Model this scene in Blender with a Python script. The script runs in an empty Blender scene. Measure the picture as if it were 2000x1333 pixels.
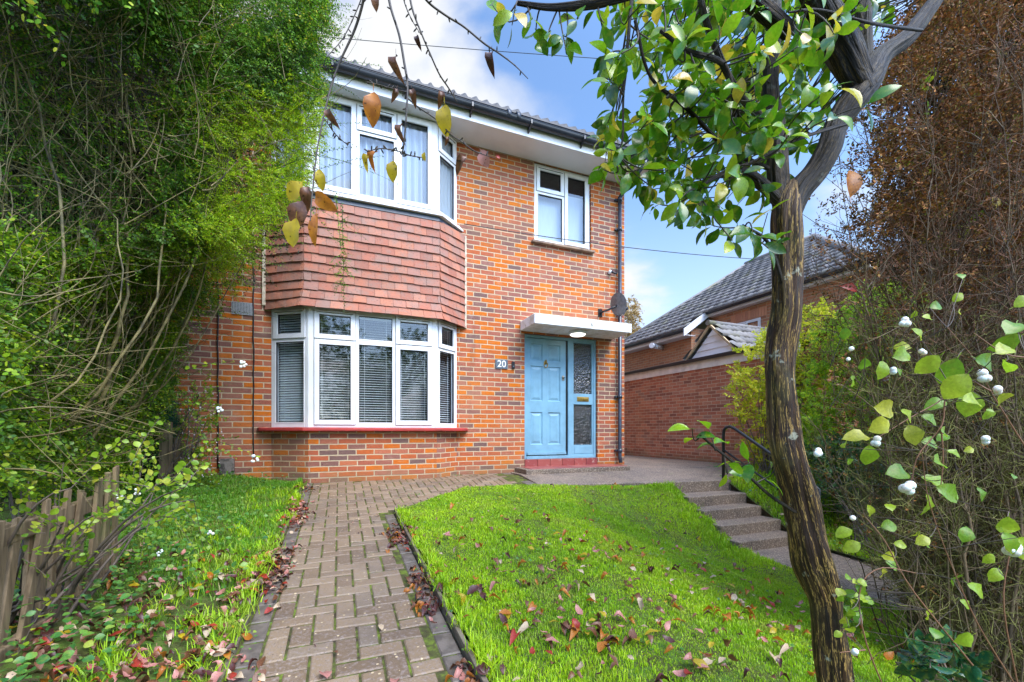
import bpy, math, random
import numpy as np
from mathutils import Vector, Matrix
random.seed(7)
RNG = np.random.default_rng(11)
C = bpy.context.scene.collection
PI = math.pi
R = math.radians
# ---------------------------------------------------------------- camera geometry (world: X along the house front, Y into it, Z up)
F = 840.0
TH = R(21.9)
CS, CC = math.sin(TH), math.cos(TH)
CAMH = 0.78
HY = 842.0

def ray(px, py):
    L = (px-1000)/F
    return CS+L*CC, CC-L*CS, (HY-py)/F

def atD(px, py, D):
    a, b, u = ray(px, py)
    return Vector((a*D, b*D, CAMH+u*D))

def atY(px, py, Y):
    a, b, u = ray(px, py)
    return atD(px, py, Y/b)

def atX(px, py, X):
    a, b, u = ray(px, py)
    return atD(px, py, X/a)

def prj(p):
    D = p[0]*CS+p[1]*CC
    L = p[0]*CC-p[1]*CS
    return 1000+F*L/D, HY-F*(p[2]-CAMH)/D

# ---------------------------------------------------------------- objects
def tag(o, label=None, cat=None, group=None, kind=None):
    if label: o['label'] = label
    if cat: o['category'] = cat
    if group: o['group'] = group
    if kind: o['kind'] = kind
    return o

def empty(name, loc=(0, 0, 0), label=None, cat=None, group=None):
    o = bpy.data.objects.new(name, None)
    C.objects.link(o)
    o.location = loc
    o.empty_display_size = 0.1
    return tag(o, label, cat, group)

def link(name, me, mat, parent=None):
    o = bpy.data.objects.new(name, me)
    C.objects.link(o)
    mats = mat if isinstance(mat, (list, tuple)) else [mat]
    for m in mats:
        me.materials.append(m)
    if parent is not None:
        o.parent = parent
        o.matrix_parent_inverse = Matrix.Translation(-wloc(parent))
    return o

def wloc(p):
    v = Vector((0, 0, 0))
    while p is not None:
        v = v + p.location
        p = p.parent
        break
    return v

def np_mesh(name, V, Fc, uv=None, smooth=False, midx=None):
    """V (n,3) floats, Fc (m,k) ints -> mesh"""
    V = np.ascontiguousarray(V, dtype=np.float32)
    Fc = np.ascontiguousarray(Fc, dtype=np.int32)
    me = bpy.data.meshes.new(name)
    me.vertices.add(len(V))
    me.vertices.foreach_set('co', V.ravel())
    m, k = Fc.shape
    me.loops.add(m*k)
    me.loops.foreach_set('vertex_index', Fc.ravel())
    me.polygons.add(m)
    me.polygons.foreach_set('loop_start', np.arange(0, m*k, k, dtype=np.int32))
    try:
        me.polygons.foreach_set('loop_total', np.full(m, k, dtype=np.int32))
    except Exception:
        pass
    if midx is not None:
        me.polygons.foreach_set('material_index', np.asarray(midx, dtype=np.int32))
    if smooth:
        me.polygons.foreach_set('use_smooth', np.ones(m, dtype=bool))
    if uv is not None:
        l = me.uv_layers.new(name='UVMap')
        l.data.foreach_set('uv', np.ascontiguousarray(uv, dtype=np.float32)[Fc.ravel()].ravel())
    me.update(calc_edges=True)
    return me

class MB:
    """collects polygons; build() gives one mesh with UVs in metres"""
    def __init__(self):
        self.v, self.f, self.sm = [], [], []
    def poly(self, pts, smooth=False):
        b = len(self.v)
        self.v += [tuple(p) for p in pts]
        self.f.append(tuple(range(b, b+len(pts))))
        self.sm.append(smooth)
    def prism(self, base, top, cap=True):
        """base/top: lists of 3D points (counter-clockwise seen from the top)"""
        n = len(base)
        b = len(self.v)
        self.v += [tuple(p) for p in base]+[tuple(p) for p in top]
        for i in range(n):
            j = (i+1) % n
            self.f.append((b+i, b+j, b+n+j, b+n+i)); self.sm.append(False)
        if cap:
            self.f.append(tuple(b+n+i for i in range(n))); self.sm.append(False)
            self.f.append(tuple(b+i for i in reversed(range(n)))); self.sm.append(False)
        return self
    def box(self, x0, x1, y0, y1, z0, z1, fr=None):
        P = [(x0, y0), (x1, y0), (x1, y1), (x0, y1)]
        lo = [Vector((x, y, z0)) for x, y in P]
        hi = [Vector((x, y, z1)) for x, y in P]
        if fr:
            lo = [fr(p) for p in lo]; hi = [fr(p) for p in hi]
        return self.prism(lo, hi)
    def tube(self, pts, rad, k=8, cap=True, smooth=True):
        pts = [Vector(p) for p in pts]
        n = len(pts)
        rad = rad if isinstance(rad, (list, tuple)) else [rad]*n
        b = len(self.v)
        prev = None
        for i, p in enumerate(pts):
            t = (pts[min(i+1, n-1)]-pts[max(i-1, 0)]).normalized()
            if prev is None:
                a = Vector((0, 0, 1)) if abs(t.z) < .9 else Vector((1, 0, 0))
                nx = t.cross(a).normalized()
            else:
                nx = (prev-t*prev.dot(t)).normalized()
            prev = nx
            ny = t.cross(nx)
            for j in range(k):
                a = 2*PI*j/k
                self.v.append(tuple(p+(nx*math.cos(a)+ny*math.sin(a))*rad[i]))
        for i in range(n-1):
            for j in range(k):
                j2 = (j+1) % k
                self.f.append((b+i*k+j, b+i*k+j2, b+(i+1)*k+j2, b+(i+1)*k+j)); self.sm.append(smooth)
        if cap:
            self.f.append(tuple(b+j for j in reversed(range(k)))); self.sm.append(False)
            self.f.append(tuple(b+(n-1)*k+j for j in range(k))); self.sm.append(False)
        return self
    def lathe(self, prof, org, axis=(0, 0, 1), k=24, smooth=True):
        """prof: (radius, height) along axis"""
        ax = Vector(axis).normalized()
        a = Vector((1, 0, 0)) if abs(ax.x) < .9 else Vector((0, 1, 0))
        nx = ax.cross(a).normalized(); ny = ax.cross(nx)
        org = Vector(org)
        b = len(self.v)
        for r, h in prof:
            for j in range(k):
                t = 2*PI*j/k
                self.v.append(tuple(org+ax*h+(nx*math.cos(t)+ny*math.sin(t))*max(r, 1e-4)))
        for i in range(len(prof)-1):
            for j in range(k):
                j2 = (j+1) % k
                self.f.append((b+i*k+j, b+i*k+j2, b+(i+1)*k+j2, b+(i+1)*k+j)); self.sm.append(smooth)
        return self
    def build(self, name, mat, parent=None, bevel=0, kind=None):
        me = bpy.data.meshes.new(name)
        me.from_pydata(self.v, [], self.f)
        me.update()
        uvl = me.uv_layers.new(name='UVMap')
        for p in me.polygons:
            n = p.normal
            if abs(n.z) > .85:
                for li in p.loop_indices:
                    c = me.vertices[me.loops[li].vertex_index].co
                    uvl.data[li].uv = (c.x, c.y)
            else:
                t = Vector((-n.y, n.x, 0)).normalized()
                if t.x < -.3 or (abs(t.x) <= .3 and t.y < 0):
                    t = -t
                for li in p.loop_indices:
                    c = me.vertices[me.loops[li].vertex_index].co
                    uvl.data[li].uv = (c.x*t.x+c.y*t.y, c.z)
        me.polygons.foreach_set('use_smooth', self.sm)
        o = link(name, me, mat, parent)
        if bevel:
            md = o.modifiers.new('bevel', 'BEVEL')
            md.width = bevel; md.segments = 2; md.limit_method = 'ANGLE'; md.angle_limit = R(50)
            md.harden_normals = False
        if kind: o['kind'] = kind
        return o

# ---------------------------------------------------------------- numpy shape batches
def unit(a):
    return a/np.maximum(np.linalg.norm(a, axis=-1, keepdims=True), 1e-9)

def tubes_np(P, Rr, k=3):
    """P (N,n,3) polylines, Rr (N,n) radii -> V, F"""
    N, n, _ = P.shape
    T = np.empty_like(P)
    T[:, 1:-1] = P[:, 2:]-P[:, :-2]
    T[:, 0] = P[:, 1]-P[:, 0]
    T[:, -1] = P[:, -1]-P[:, -2]
    T = unit(T)
    ref = np.where(np.abs(T[:, :1, 2:3]) < .8, np.array([0, 0, 1.0]), np.array([1.0, 0, 0]))
    nx = unit(np.cross(T, np.broadcast_to(ref, T.shape)))
    ny = np.cross(T, nx)
    ang = np.arange(k)*2*PI/k
    ring = nx[:, :, None]*np.cos(ang)[None, None, :, None]+ny[:, :, None]*np.sin(ang)[None, None, :, None]
    V = P[:, :, None]+ring*Rr[:, :, None, None]
    V = V.reshape(-1, 3)
    i = np.arange(n-1)[:, None]; j = np.arange(k)[None]
    j2 = (j+1) % k
    q = np.stack([i*k+j, i*k+j2, (i+1)*k+j2, (i+1)*k+j], -1).reshape(-1, 4)
    Fq = (np.arange(N)[:, None, None]*n*k+q[None]).reshape(-1, 4)
    return V, Fq

LEAF_SMALL = (np.array([[0, 0, 0], [.5, .28, .05], [1, 0, 0], [.5, -.28, .05]]), np.array([[0, 1, 2, 3]]))
def leaf_template(wd=.27, fold=.10, curl=.12, wave=0):
    xs = [0, .14, .32, .52, .72, .88, 1]
    ws = [.03, .5, .87, 1, .82, .46, .02]
    V, Fc = [], []
    for x, w in zip(xs, ws):
        z = -curl*(x-.3)**2*1.6
        V.append((x, w*wd*(1+wave*.6*math.sin(x*17)), z+fold*w+wave*math.sin(x*13+1))); V.append((x, 0, z)); V.append((x, -w*wd*(1+wave*.6*math.cos(x*15)), z+fold*w+wave*math.sin(x*12+3)))
    b = len(V)
    V += [(-.22, .012, .03), (-.22, -.012, .03), (0, .012, 0), (0, -.012, 0)]
    Fc.append((b, b+1, b+3, b+2))
    for i in range(len(xs)-1):
        a = i*3
        Fc.append((a, a+1, a+4, a+3)); Fc.append((a+1, a+2, a+5, a+4))
    return np.array(V, float), np.array(Fc)
LEAF_OVAL = leaf_template(.27)
LEAF_ROUND = leaf_template(.42, .06, .2)
LEAF_CURLY = leaf_template(.26, .22, .75)

def leaves_np(P, Dr, Nn, S, tpl):
    """P pos, Dr axis, Nn approx normal, S size"""
    tv, tf = tpl
    x = unit(Dr)
    y = unit(np.cross(Nn, x))
    z = np.cross(x, y)
    V = (P[:, None]+(tv[None, :, 0:1]*x[:, None]+tv[None, :, 1:2]*y[:, None]+tv[None, :, 2:3]*z[:, None])*S[:, None, None])
    n = len(tv)
    Fc = (np.arange(len(P))[:, None, None]*n+tf[None]).reshape(-1, tf.shape[1])
    return V.reshape(-1, 3), Fc

def merge(parts):
    Vs, Fs, mi, b = [], [], [], 0
    for i, (v, f) in enumerate(parts):
        Vs.append(v); Fs.append(f+b); b += len(v)
        mi.append(np.full(len(f), i))
    return np.concatenate(Vs), np.concatenate(Fs), np.concatenate(mi)

def rand_unit(n):
    return unit(RNG.normal(size=(n, 3)))

def snoise(x, y, s=1.0, seed=0):
    """cheap smooth noise in about -1..1"""
    x = np.asarray(x)*s; y = np.asarray(y)*s
    r = np.random.default_rng(seed)
    o = 0
    for k in range(5):
        a = r.uniform(0, 2*PI); f = r.uniform(.6, 2.2); p = r.uniform(0, 2*PI)
        o = o+np.sin((x*math.cos(a)+y*math.sin(a))*f*2+p)
    return o/3.0

# ---------------------------------------------------------------- materials
class NT:
    def __init__(self, name):
        self.m = bpy.data.materials.new(name)
        self.m.use_nodes = True
        self.t = self.m.node_tree
        self.t.nodes.clear()
        self.out = self.t.nodes.new('ShaderNodeOutputMaterial')
        self.uvn = None
    def n(self, typ, **kw):
        nd = self.t.nodes.new('ShaderNode'+typ)
        for k, v in kw.items(): setattr(nd, k, v)
        return nd
    def set(self, sock, val):
        if hasattr(val, 'is_linked') or hasattr(val, 'links'):
            self.t.links.new(val, sock)
        else:
            if isinstance(val, (tuple, list)) and len(val) == 3 and sock.type == 'RGBA': val = tuple(val)+(1,)
            sock.default_value = val
    def math(self, op, a, b=None, c=None, clamp=False):
        nd = self.n('Math', operation=op, use_clamp=clamp)
        self.set(nd.inputs[0], a)
        if b is not None: self.set(nd.inputs[1], b)
        if c is not None: self.set(nd.inputs[2], c)
        return nd.outputs[0]
    def smooth(self, x, a, b):
        nd = self.n('MapRange', interpolation_type='SMOOTHSTEP')
        self.set(nd.inputs[0], x); nd.inputs[1].default_value = a; nd.inputs[2].default_value = b
        return nd.outputs[0]
    def mix(self, f, a, b, mode='MIX'):
        nd = self.n('Mix', data_type='RGBA', blend_type=mode)
        self.set(nd.inputs[0], f); self.set(nd.inputs[6], a); self.set(nd.inputs[7], b)
        return nd.outputs[2]
    def ramp(self, f, stops, interp='LINEAR'):
        nd = self.n('ValToRGB')
        cr = nd.color_ramp; cr.interpolation = interp
        while len(cr.elements) > 1: cr.elements.remove(cr.elements[-1])
        cr.elements[0].position = stops[0][0]; cr.elements[0].color = tuple(stops[0][1])+(1,)
        for p, c in stops[1:]:
            e = cr.elements.new(p); e.color = tuple(c)+(1,)
        self.set(nd.inputs[0], f)
        return nd.outputs[0]
    def noise(self, vec=None, scale=5, detail=3, rough=.5, dim='3D'):
        nd = self.n('TexNoise', noise_dimensions=dim)
        if vec is not None: self.set(nd.inputs['Vector'], vec)
        nd.inputs['Scale'].default_value = scale; nd.inputs['Detail'].default_value = detail
        nd.inputs['Roughness'].default_value = rough
        return nd.outputs[0]
    def obj(self):
        return self.n('TexCoord').outputs['Object']
    def uv(self):
        return self.n('TexCoord').outputs['UV']
    def scale(self, vec, s):
        nd = self.n('Mapping'); self.set(nd.inputs[0], vec); nd.inputs['Scale'].default_value = s
        return nd.outputs[0]
    def island(self):
        return self.n('NewGeometry').outputs['Random Per Island']
    def bump(self, h, strength=.5, dist=.01):
        nd = self.n('Bump'); self.set(nd.inputs['Height'], h)
        nd.inputs['Strength'].default_value = strength; nd.inputs['Distance'].default_value = dist
        return nd.outputs[0]
    def bsdf(self, color, rough=.6, normal=None, spec=.5, metal=0, **kw):
        nd = self.n('BsdfPrincipled')
        self.set(nd.inputs['Base Color'], color); self.set(nd.inputs['Roughness'], rough)
        nd.inputs['Specular IOR Level'].default_value = spec
        nd.inputs['Metallic'].default_value = metal
        if normal is not None: self.set(nd.inputs['Normal'], normal)
        for k, v in kw.items(): self.set(nd.inputs[k], v)
        return nd.outputs[0]
    def done(self, sh):
        self.t.links.new(sh, self.out.inputs[0])
        return self.m

def m_plain(name, col, rough=.5, var=.12, scale=8, bump=0, spec=.5, metal=0):
    k = NT(name)
    n = k.noise(k.obj(), scale, 4, .6)
    c2 = tuple(x*(1-var*2) for x in col)
    col_ = k.mix(k.smooth(n, .35, .7), col, c2)
    nr = k.bump(k.noise(k.obj(), scale*6, 3), bump, .004) if bump else None
    return k.done(k.bsdf(col_, rough, nr, spec, metal))

def m_brick(name, stops, mortar=(.58, .46, .31), w=.235, h=.075, jt=.0068, stain=.5, jn=.5):
    k = NT(name)
    sx = k.n('SeparateXYZ'); k.set(sx.inputs[0], k.uv())
    nz = k.noise(k.uv(), 6, 2)
    wob = k.math('MULTIPLY', k.math('SUBTRACT', nz, .5), .010)
    v = k.math('ADD', sx.outputs[1], wob)
    u = k.math('ADD', sx.outputs[0], wob)
    vr = k.math('DIVIDE', v, h)
    row = k.math('FLOOR', vr)
    fr = k.math('FRACT', vr)
    wn0 = k.n('TexWhiteNoise', noise_dimensions='1D'); k.set(wn0.inputs['W'], row)
    half = k.math('MULTIPLY', k.math('FLOORED_MODULO', row, 2.0), .5)
    half = k.math('ADD', half, k.math('MULTIPLY', wn0.outputs[0], .07))
    ur = k.math('ADD', k.math('DIVIDE', u, w), half)
    col = k.math('FLOOR', ur)
    fu = k.math('FRACT', ur)
    cmb = k.n('CombineXYZ'); k.set(cmb.inputs[0], col); k.set(cmb.inputs[1], row)
    wn = k.n('TexWhiteNoise', noise_dimensions='2D'); k.set(wn.inputs['Vector'], cmb.outputs[0])
    du = k.math('MULTIPLY', k.math('MINIMUM', fu, k.math('SUBTRACT', 1.0, fu)), w)
    dv = k.math('MULTIPLY', k.math('MINIMUM', fr, k.math('SUBTRACT', 1.0, fr)), h)
    d = k.math('MINIMUM', du, dv)
    fine = k.noise(k.uv(), 90, 3, .6)
    d2 = k.math('ADD', d, k.math('MULTIPLY', k.math('SUBTRACT', fine, .5), .006))
    mask = k.smooth(d2, jt*.75, jt*1.35)
    big = k.noise(k.uv(), .9, 2)
    rnd = k.math('ADD', wn.outputs[0], k.math('MULTIPLY', k.math('SUBTRACT', big, .5), .35), clamp=True)
    bc = k.ramp(rnd, stops)
    mid = k.noise(k.uv(), 28, 4, .65)
    bc = k.mix(k.smooth(mid, .4, .8), bc, k.mix(.35, bc, (.10, .055, .045)))
    sep = k.n('SeparateColor'); k.set(sep.inputs[0], wn.outputs[1])
    pits = k.math('MULTIPLY', k.smooth(k.noise(k.uv(), 60, 2), .63, .70), k.math('GREATER_THAN', sep.outputs[1], .62))
    bc = k.mix(pits, bc, (.035, .025, .03))
    # flashes of lighter burn along the brick face
    fl = k.math('MULTIPLY', k.smooth(k.noise(k.scale(k.uv(), (4, 18, 1)), 2.0, 3), .55, .75), .35)
    bc = k.mix(fl, bc, (.48, .30, .20))
    mc = k.mix(k.noise(k.uv(), 14, 3), tuple(x*.7 for x in mortar), tuple(min(1, x*1.25) for x in mortar))
    c = k.mix(mask, mc, bc)
    fade = k.noise(k.uv(), .55, 4, .6)
    c = k.mix(k.math('MULTIPLY', k.smooth(fade, .45, .7), .22), c, (.66, .33, .15))
    strk = k.noise(k.scale(k.uv(), (3.2, .35, 1)), 2.0, 4, .6)
    c = k.mix(k.math('MULTIPLY', k.smooth(strk, .56, .75), .35), c, (.16, .10, .075))
    # grime and moss in the lowest courses (it stays where the splash reaches)
    low = k.math('SUBTRACT', 1.0, k.smooth(k.math('ADD', sx.outputs[1], k.math('MULTIPLY', k.math('SUBTRACT', k.noise(k.uv(), 3, 4), .5), .5)), -.02, .34))
    c = k.mix(k.math('MULTIPLY', low, stain), c, (.17, .16, .085))
    eff = k.math('MULTIPLY', k.smooth(k.noise(k.uv(), 1.7, 5, .7), .58, .74), .5*stain)
    c = k.mix(eff, c, (.62, .55, .48))
    hv = k.n('HueSaturation'); k.set(hv.inputs['Color'], c); hv.inputs['Value'].default_value = .86; hv.inputs['Saturation'].default_value = 1.05; c = hv.outputs[0]
    hgt = k.math('ADD', k.math('MULTIPLY', mask, 1.0), k.math('MULTIPLY', fine, .35))
    hgt = k.math('ADD', hgt, k.math('MULTIPLY', wn.outputs[0], .25))
    return k.done(k.bsdf(c, .85, k.bump(hgt, jn, .006), .25))

BR_MAIN = [(0, (.19, .11, .095)), (.12, (.27, .125, .10)), (.24, (.37, .135, .095)), (.4, (.46, .13, .07)), (.6, (.54, .145, .05)), (.8, (.68, .19, .035)), (.9, (.50, .17, .10)), (1, (.32, .15, .12))]
BR_NEI = [(0, (.40, .18, .11)), (.3, (.54, .25, .14)), (.6, (.60, .27, .15)), (1, (.46, .20, .12))]
BR_GAR = [(0, (.28, .12, .085)), (.3, (.44, .16, .10)), (.6, (.54, .20, .12)), (.85, (.58, .26, .16)), (1, (.36, .20, .15))]

def m_leaf(name, stops, rough=.35, trans=.35, spec=.5, patch=None, patchscale=1.5, vein=True):
    """stops over Random Per Island; patch = second set of stops mixed in by clump"""
    k = NT(name)
    isl = k.island()
    c = k.ramp(isl, stops)
    if patch:
        c2 = k.ramp(isl, patch)
        c = k.mix(k.smooth(k.noise(k.obj(), patchscale, 2), .45, .6), c, c2)
    if vein:
        c = k.mix(k.smooth(k.noise(k.obj(), 60, 3), .45, .75), c, k.mix(.5, c, (.25, .28, .02)))
        hv = k.n('HueSaturation'); k.set(hv.inputs['Color'], c); k.set(hv.inputs['Value'], k.math('MULTIPLY_ADD', k.noise(k.obj(), 150, 4, .7), 1.1, .45)); c = hv.outputs[0]
    p = k.bsdf(c, rough, None, spec)
    tr = k.n('BsdfTranslucent'); k.set(tr.inputs[0], c)
    ms = k.n('MixShader'); ms.inputs[0].default_value = trans
    k.t.links.new(p, ms.inputs[1]); k.t.links.new(tr.outputs[0], ms.inputs[2])
    return k.done(ms.outputs[0])

def m_glass(name='window_glass', refl=.12, tint=(.88, .93, .95), bump=0):
    k = NT(name)
    tr = k.n('BsdfTransparent'); tr.inputs[0].default_value = tint+(1,)
    gl = k.n('BsdfGlossy'); gl.inputs['Roughness'].default_value = .02; gl.inputs[0].default_value = (1, 1, 1, 1)
    lw = k.n('LayerWeight'); lw.inputs[0].default_value = .5
    f = k.math('ADD', k.math('MULTIPLY', k.math('POWER', lw.outputs[1], 3.0), .8), refl, clamp=True)
    if bump:
        nb = k.bump(k.noise(k.obj(), 34, 2), bump, .022)
        k.set(gl.inputs['Normal'], nb)
        gl.inputs['Roughness'].default_value = .05
    ms = k.n('MixShader'); k.set(ms.inputs[0], f)
    k.t.links.new(tr.outputs[0], ms.inputs[1]); k.t.links.new(gl.outputs[0], ms.inputs[2])
    return k.done(ms.outputs[0])

# ================================================================= MATERIAL SET
M = {}
M['brick'] = m_brick('house_brick', BR_MAIN)
M['brick_n'] = m_brick('neighbour_brick', BR_NEI, mortar=(.48, .38, .26), stain=.1)
M['brick_g'] = m_brick('garage_brick', BR_GAR, mortar=(.56, .42, .30), stain=.6, jt=.0055)
M['upvc'] = m_plain('white_upvc', (.80, .81, .83), .32, .07, 2.2)
M['gasket'] = m_plain('black_gasket', (.03, .03, .035), .6)
M['soffit'] = m_plain('white_soffit_board', (.74, .74, .76), .35, .05, 2)
M['gutter'] = m_plain('black_gutter_plastic', (.03, .034, .045), .3, .15, 4)
M['pipe'] = m_plain('dark_downpipe_plastic', (.045, .055, .075), .22, .2, 4)
M['blue'] = m_plain('pale_blue_door_paint', (.21, .41, .54), .4, .10, 3.5, .15)
M['brass'] = m_plain('aged_brass', (.55, .36, .10), .35, .2, 30, 0, .5, .9)
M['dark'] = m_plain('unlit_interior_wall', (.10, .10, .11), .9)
M['black'] = m_plain('black_plastic', (.015, .015, .017), .35)
M['lead'] = m_plain('lead_flashing', (.06, .08, .11), .45, .3, 6, .2)
M['slate'] = m_plain('slate_plate', (.10, .13, .16), .5, .15, 20, .1)
M['white'] = m_plain('white_lettering', (.85, .85, .85), .5, .02)
M['grey'] = m_plain('grey_dish_paint', (.13, .14, .15), .45, .2, 20)
M['mortar'] = m_plain('pale_mortar_fillet', (.62, .52, .38), .9, .2, 14, .3)
M['glass'] = m_glass('window_glass', .07)
M['glass_up'] = m_glass('upper_window_glass', .07)
M['glass_obs'] = m_glass('obscured_glass', .12, (.22, .34, .36), 1.0)
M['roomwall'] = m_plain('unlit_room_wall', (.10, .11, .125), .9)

def m_concrete_paint():
    k = NT('weathered_white_canopy_paint')
    n = k.noise(k.obj(), 3.5, 6, .7)
    c = k.mix(k.smooth(n, .42, .70), (.80, .80, .80), (.55, .52, .44))
    c = k.mix(k.smooth(k.noise(k.obj(), 9, 6, .75), .62, .70), c, (.13, .12, .08))
    return k.done(k.bsdf(c, .75, k.bump(k.noise(k.obj(), 35, 4), .4, .006), .3))
M['canopy'] = m_concrete_paint()

def m_sill():
    k = NT('flaking_red_sill_paint')
    n = k.noise(k.scale(k.obj(), (2, 2, 10)), 4, 5, .7)
    c = k.mix(k.smooth(n, .45, .62), (.45, .045, .04), (.28, .04, .035))
    c = k.mix(k.smooth(k.noise(k.obj(), 22, 5, .7), .62, .7), c, (.42, .13, .09))
    return k.done(k.bsdf(c, .5, k.bump(n, .4, .006), .4))
M['sill'] = m_sill()

def m_hung():
    k = NT('clay_hanging_tile')
    c = k.ramp(k.island(), [(0, (.30, .115, .075)), (.25, (.38, .13, .08)), (.5, (.43, .16, .09)), (.75, (.34, .16, .12)), (1, (.50, .19, .11))])
    n = k.noise(k.obj(), 7, 6, .7)
    c = k.mix(k.smooth(n, .40, .66), c, k.mix(.6, c, (.24, .17, .14)))
    c = k.mix(k.math('MULTIPLY', k.smooth(k.noise(k.obj(), 40, 4, .7), .55, .7), .6), c, (.10, .05, .04))
    return k.done(k.bsdf(c, .72, k.bump(k.noise(k.obj(), 55, 4), .35, .005), .35))
M['hung'] = m_hung()

def m_nroof():
    k = NT('concrete_roof_tile')
    c = k.ramp(k.island(), [(0, (.13, .125, .125)), (.5, (.19, .18, .18)), (1, (.25, .23, .22))])
    n = k.noise(k.obj(), 2.2, 6, .7)
    c = k.mix(k.smooth(n, .5, .75), c, (.20, .19, .10))
    c = k.mix(k.smooth(k.noise(k.obj(), 12, 4, .7), .55, .75), c, (.08, .075, .07))
    return k.done(k.bsdf(c, .8, k.bump(k.noise(k.obj(), 30, 3), .3, .01), .3))
M['nroof'] = m_nroof()
M['roof'] = m_plain('dark_pantile', (.05, .052, .06), .6, .2, 8, .2)

def m_slab():
    k = NT('exposed_aggregate_concrete')
    n = k.noise(k.obj(), 1.6, 5, .65)
    c = k.mix(k.smooth(n, .4, .65), (.20, .145, .105), (.11, .083, .065))
    vo = k.n('TexVoronoi'); k.set(vo.inputs['Vector'], k.obj()); vo.inputs['Scale'].default_value = 95
    sp = k.n('SeparateColor'); k.set(sp.inputs[0], vo.outputs['Color'])
    c = k.mix(k.math('MULTIPLY', k.smooth(sp.outputs[0], .55, .95), .6), c, (.50, .40, .30))
    c = k.mix(k.math('MULTIPLY', k.smooth(sp.outputs[1], .7, .95), .7), c, (.07, .055, .05))
    c = k.mix(k.math('MULTIPLY', k.smooth(k.noise(k.obj(), 5, 5, .7), .60, .72), .5), c, (.10, .13, .03))
    return k.done(k.bsdf(c, .6, k.bump(vo.outputs['Distance'], .6, .006), .4))
M['slab'] = m_slab()

def m_redtile():
    k = NT('red_threshold_tile')
    c = k.ramp(k.island(), [(0, (.22, .05, .05)), (.5, (.30, .07, .06)), (1, (.34, .10, .08))])
    c = k.mix(k.smooth(k.noise(k.obj(), 12, 5, .7), .55, .7), c, (.45, .28, .24))
    return k.done(k.bsdf(c, .35, k.bump(k.noise(k.obj(), 40, 2), .2, .004)))
M['redtile'] = m_redtile()

def m_curtain(name, col, tr=.35):
    k = NT(name)
    n = k.noise(k.scale(k.obj(), (30, 30, 3)), 1.5, 3)
    c = k.mix(n, col, tuple(x*.8 for x in col))
    p = k.bsdf(c, .9, None, .1)
    t = k.n('BsdfTranslucent'); k.set(t.inputs[0], c)
    ms = k.n('MixShader'); ms.inputs[0].default_value = tr
    k.t.links.new(p, ms.inputs[1]); k.t.links.new(t.outputs[0], ms.inputs[2])
    return k.done(ms.outputs[0])
M['net'] = m_curtain('net_curtain', (.66, .71, .78))
M['blind'] = m_plain('white_blind_slat', (.85, .88, .90), .5, .05)
M['blind_w'] = m_curtain('pale_roller_blind', (.62, .67, .73), .2)

def m_lamp():
    k = NT('lit_lamp_diffuser')
    e = k.n('Emission'); e.inputs[0].default_value = (1, .97, .9, 1); e.inputs[1].default_value = 1.6
    return k.done(e.outputs[0])
M['lamp'] = m_lamp()

# ================================================================= HOUSE
YF = 6.6
house = empty('brick_house', (1.5, YF, 0), 'red brick house with a tile hung bay window and a pale blue front door', 'house')

def wall_holes(mb, x0, x1, z0, z1, holes, fr, depth=.11):
    """wall in local (u, z); holes [(u0,u1,z0,z1)]; fr(u, n, z) -> world; n = into the wall"""
    xs = sorted({x0, x1}|{h[0] for h in holes}|{h[1] for h in holes})
    zs = sorted({z0, z1}|{h[2] for h in holes}|{h[3] for h in holes})
    for i in range(len(xs)-1):
        for j in range(len(zs)-1):
            cx, cz = (xs[i]+xs[i+1])/2, (zs[j]+zs[j+1])/2
            if any(h[0] < cx < h[1] and h[2] < cz < h[3] for h in holes): continue
            mb.poly([fr(xs[i], 0, zs[j]), fr(xs[i+1], 0, zs[j]), fr(xs[i+1], 0, zs[j+1]), fr(xs[i], 0, zs[j+1])])
    for a, b, c, d in holes:
        D = depth
        mb.poly([fr(a, 0, c), fr(a, 0, d), fr(a, D, d), fr(a, D, c)])
        mb.poly([fr(b, 0, c), fr(b, D, c), fr(b, D, d), fr(b, 0, d)])
        mb.poly([fr(a, 0, d), fr(b, 0, d), fr(b, D, d), fr(a, D, d)])
        mb.poly([fr(a, 0, c), fr(a, D, c), fr(b, D, c), fr(b, 0, c)])

front = lambda u, n, z: Vector((u, YF+n, z))
w = MB()
HX0, HX1, HTOP = -4.2, 4.89, 5.40
wall_holes(w, HX0, HX1, -.35, HTOP, [(-.84, 1.70, .82, 2.46), (-.84, 1.70, 3.95, 5.34), (3.06, 4.175, 3.985, 5.33), (2.88, 4.31, .17, 2.42)], front, .12)
w.poly([(HX1, YF, -.35), (HX1, 14, -.35), (HX1, 14, HTOP), (HX1, YF, HTOP)])
w.poly([(HX0, YF, -.35), (HX0, YF, HTOP), (HX0, 14, HTOP), (HX0, 14, -.35)])
w.poly([(HX0, 14, -.35), (HX0, 14, HTOP), (HX1, 14, HTOP), (HX1, 14, -.35)])
# rear pier seen past the corner
w.box(5.02, 5.9, 10.4, 10.7, -.2, 2.9)
w.build('wall', M['brick'], house)
# bay brick base
A, B_, C_, D_ = (-.849, YF), (-.38, 6.3), (1.336, 6.3), (1.716, YF)
def plan(pts, z): return [Vector((x, y, z)) for x, y in pts]
def off_plan(o, ex=0):
    """bay outline pushed out by o"""
    return [(-.849-o*1.25-ex, YF-.002), (-.38-o*.9, 6.3-o), (1.336+o*.8, 6.3-o), (1.716+o*1.3+ex, YF-.002)]
b = MB(); b.prism(plan([A, B_, C_, D_], -.3), plan([A, B_, C_, D_], .775)); b.build('bay_wall', M['brick'], house)
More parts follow.
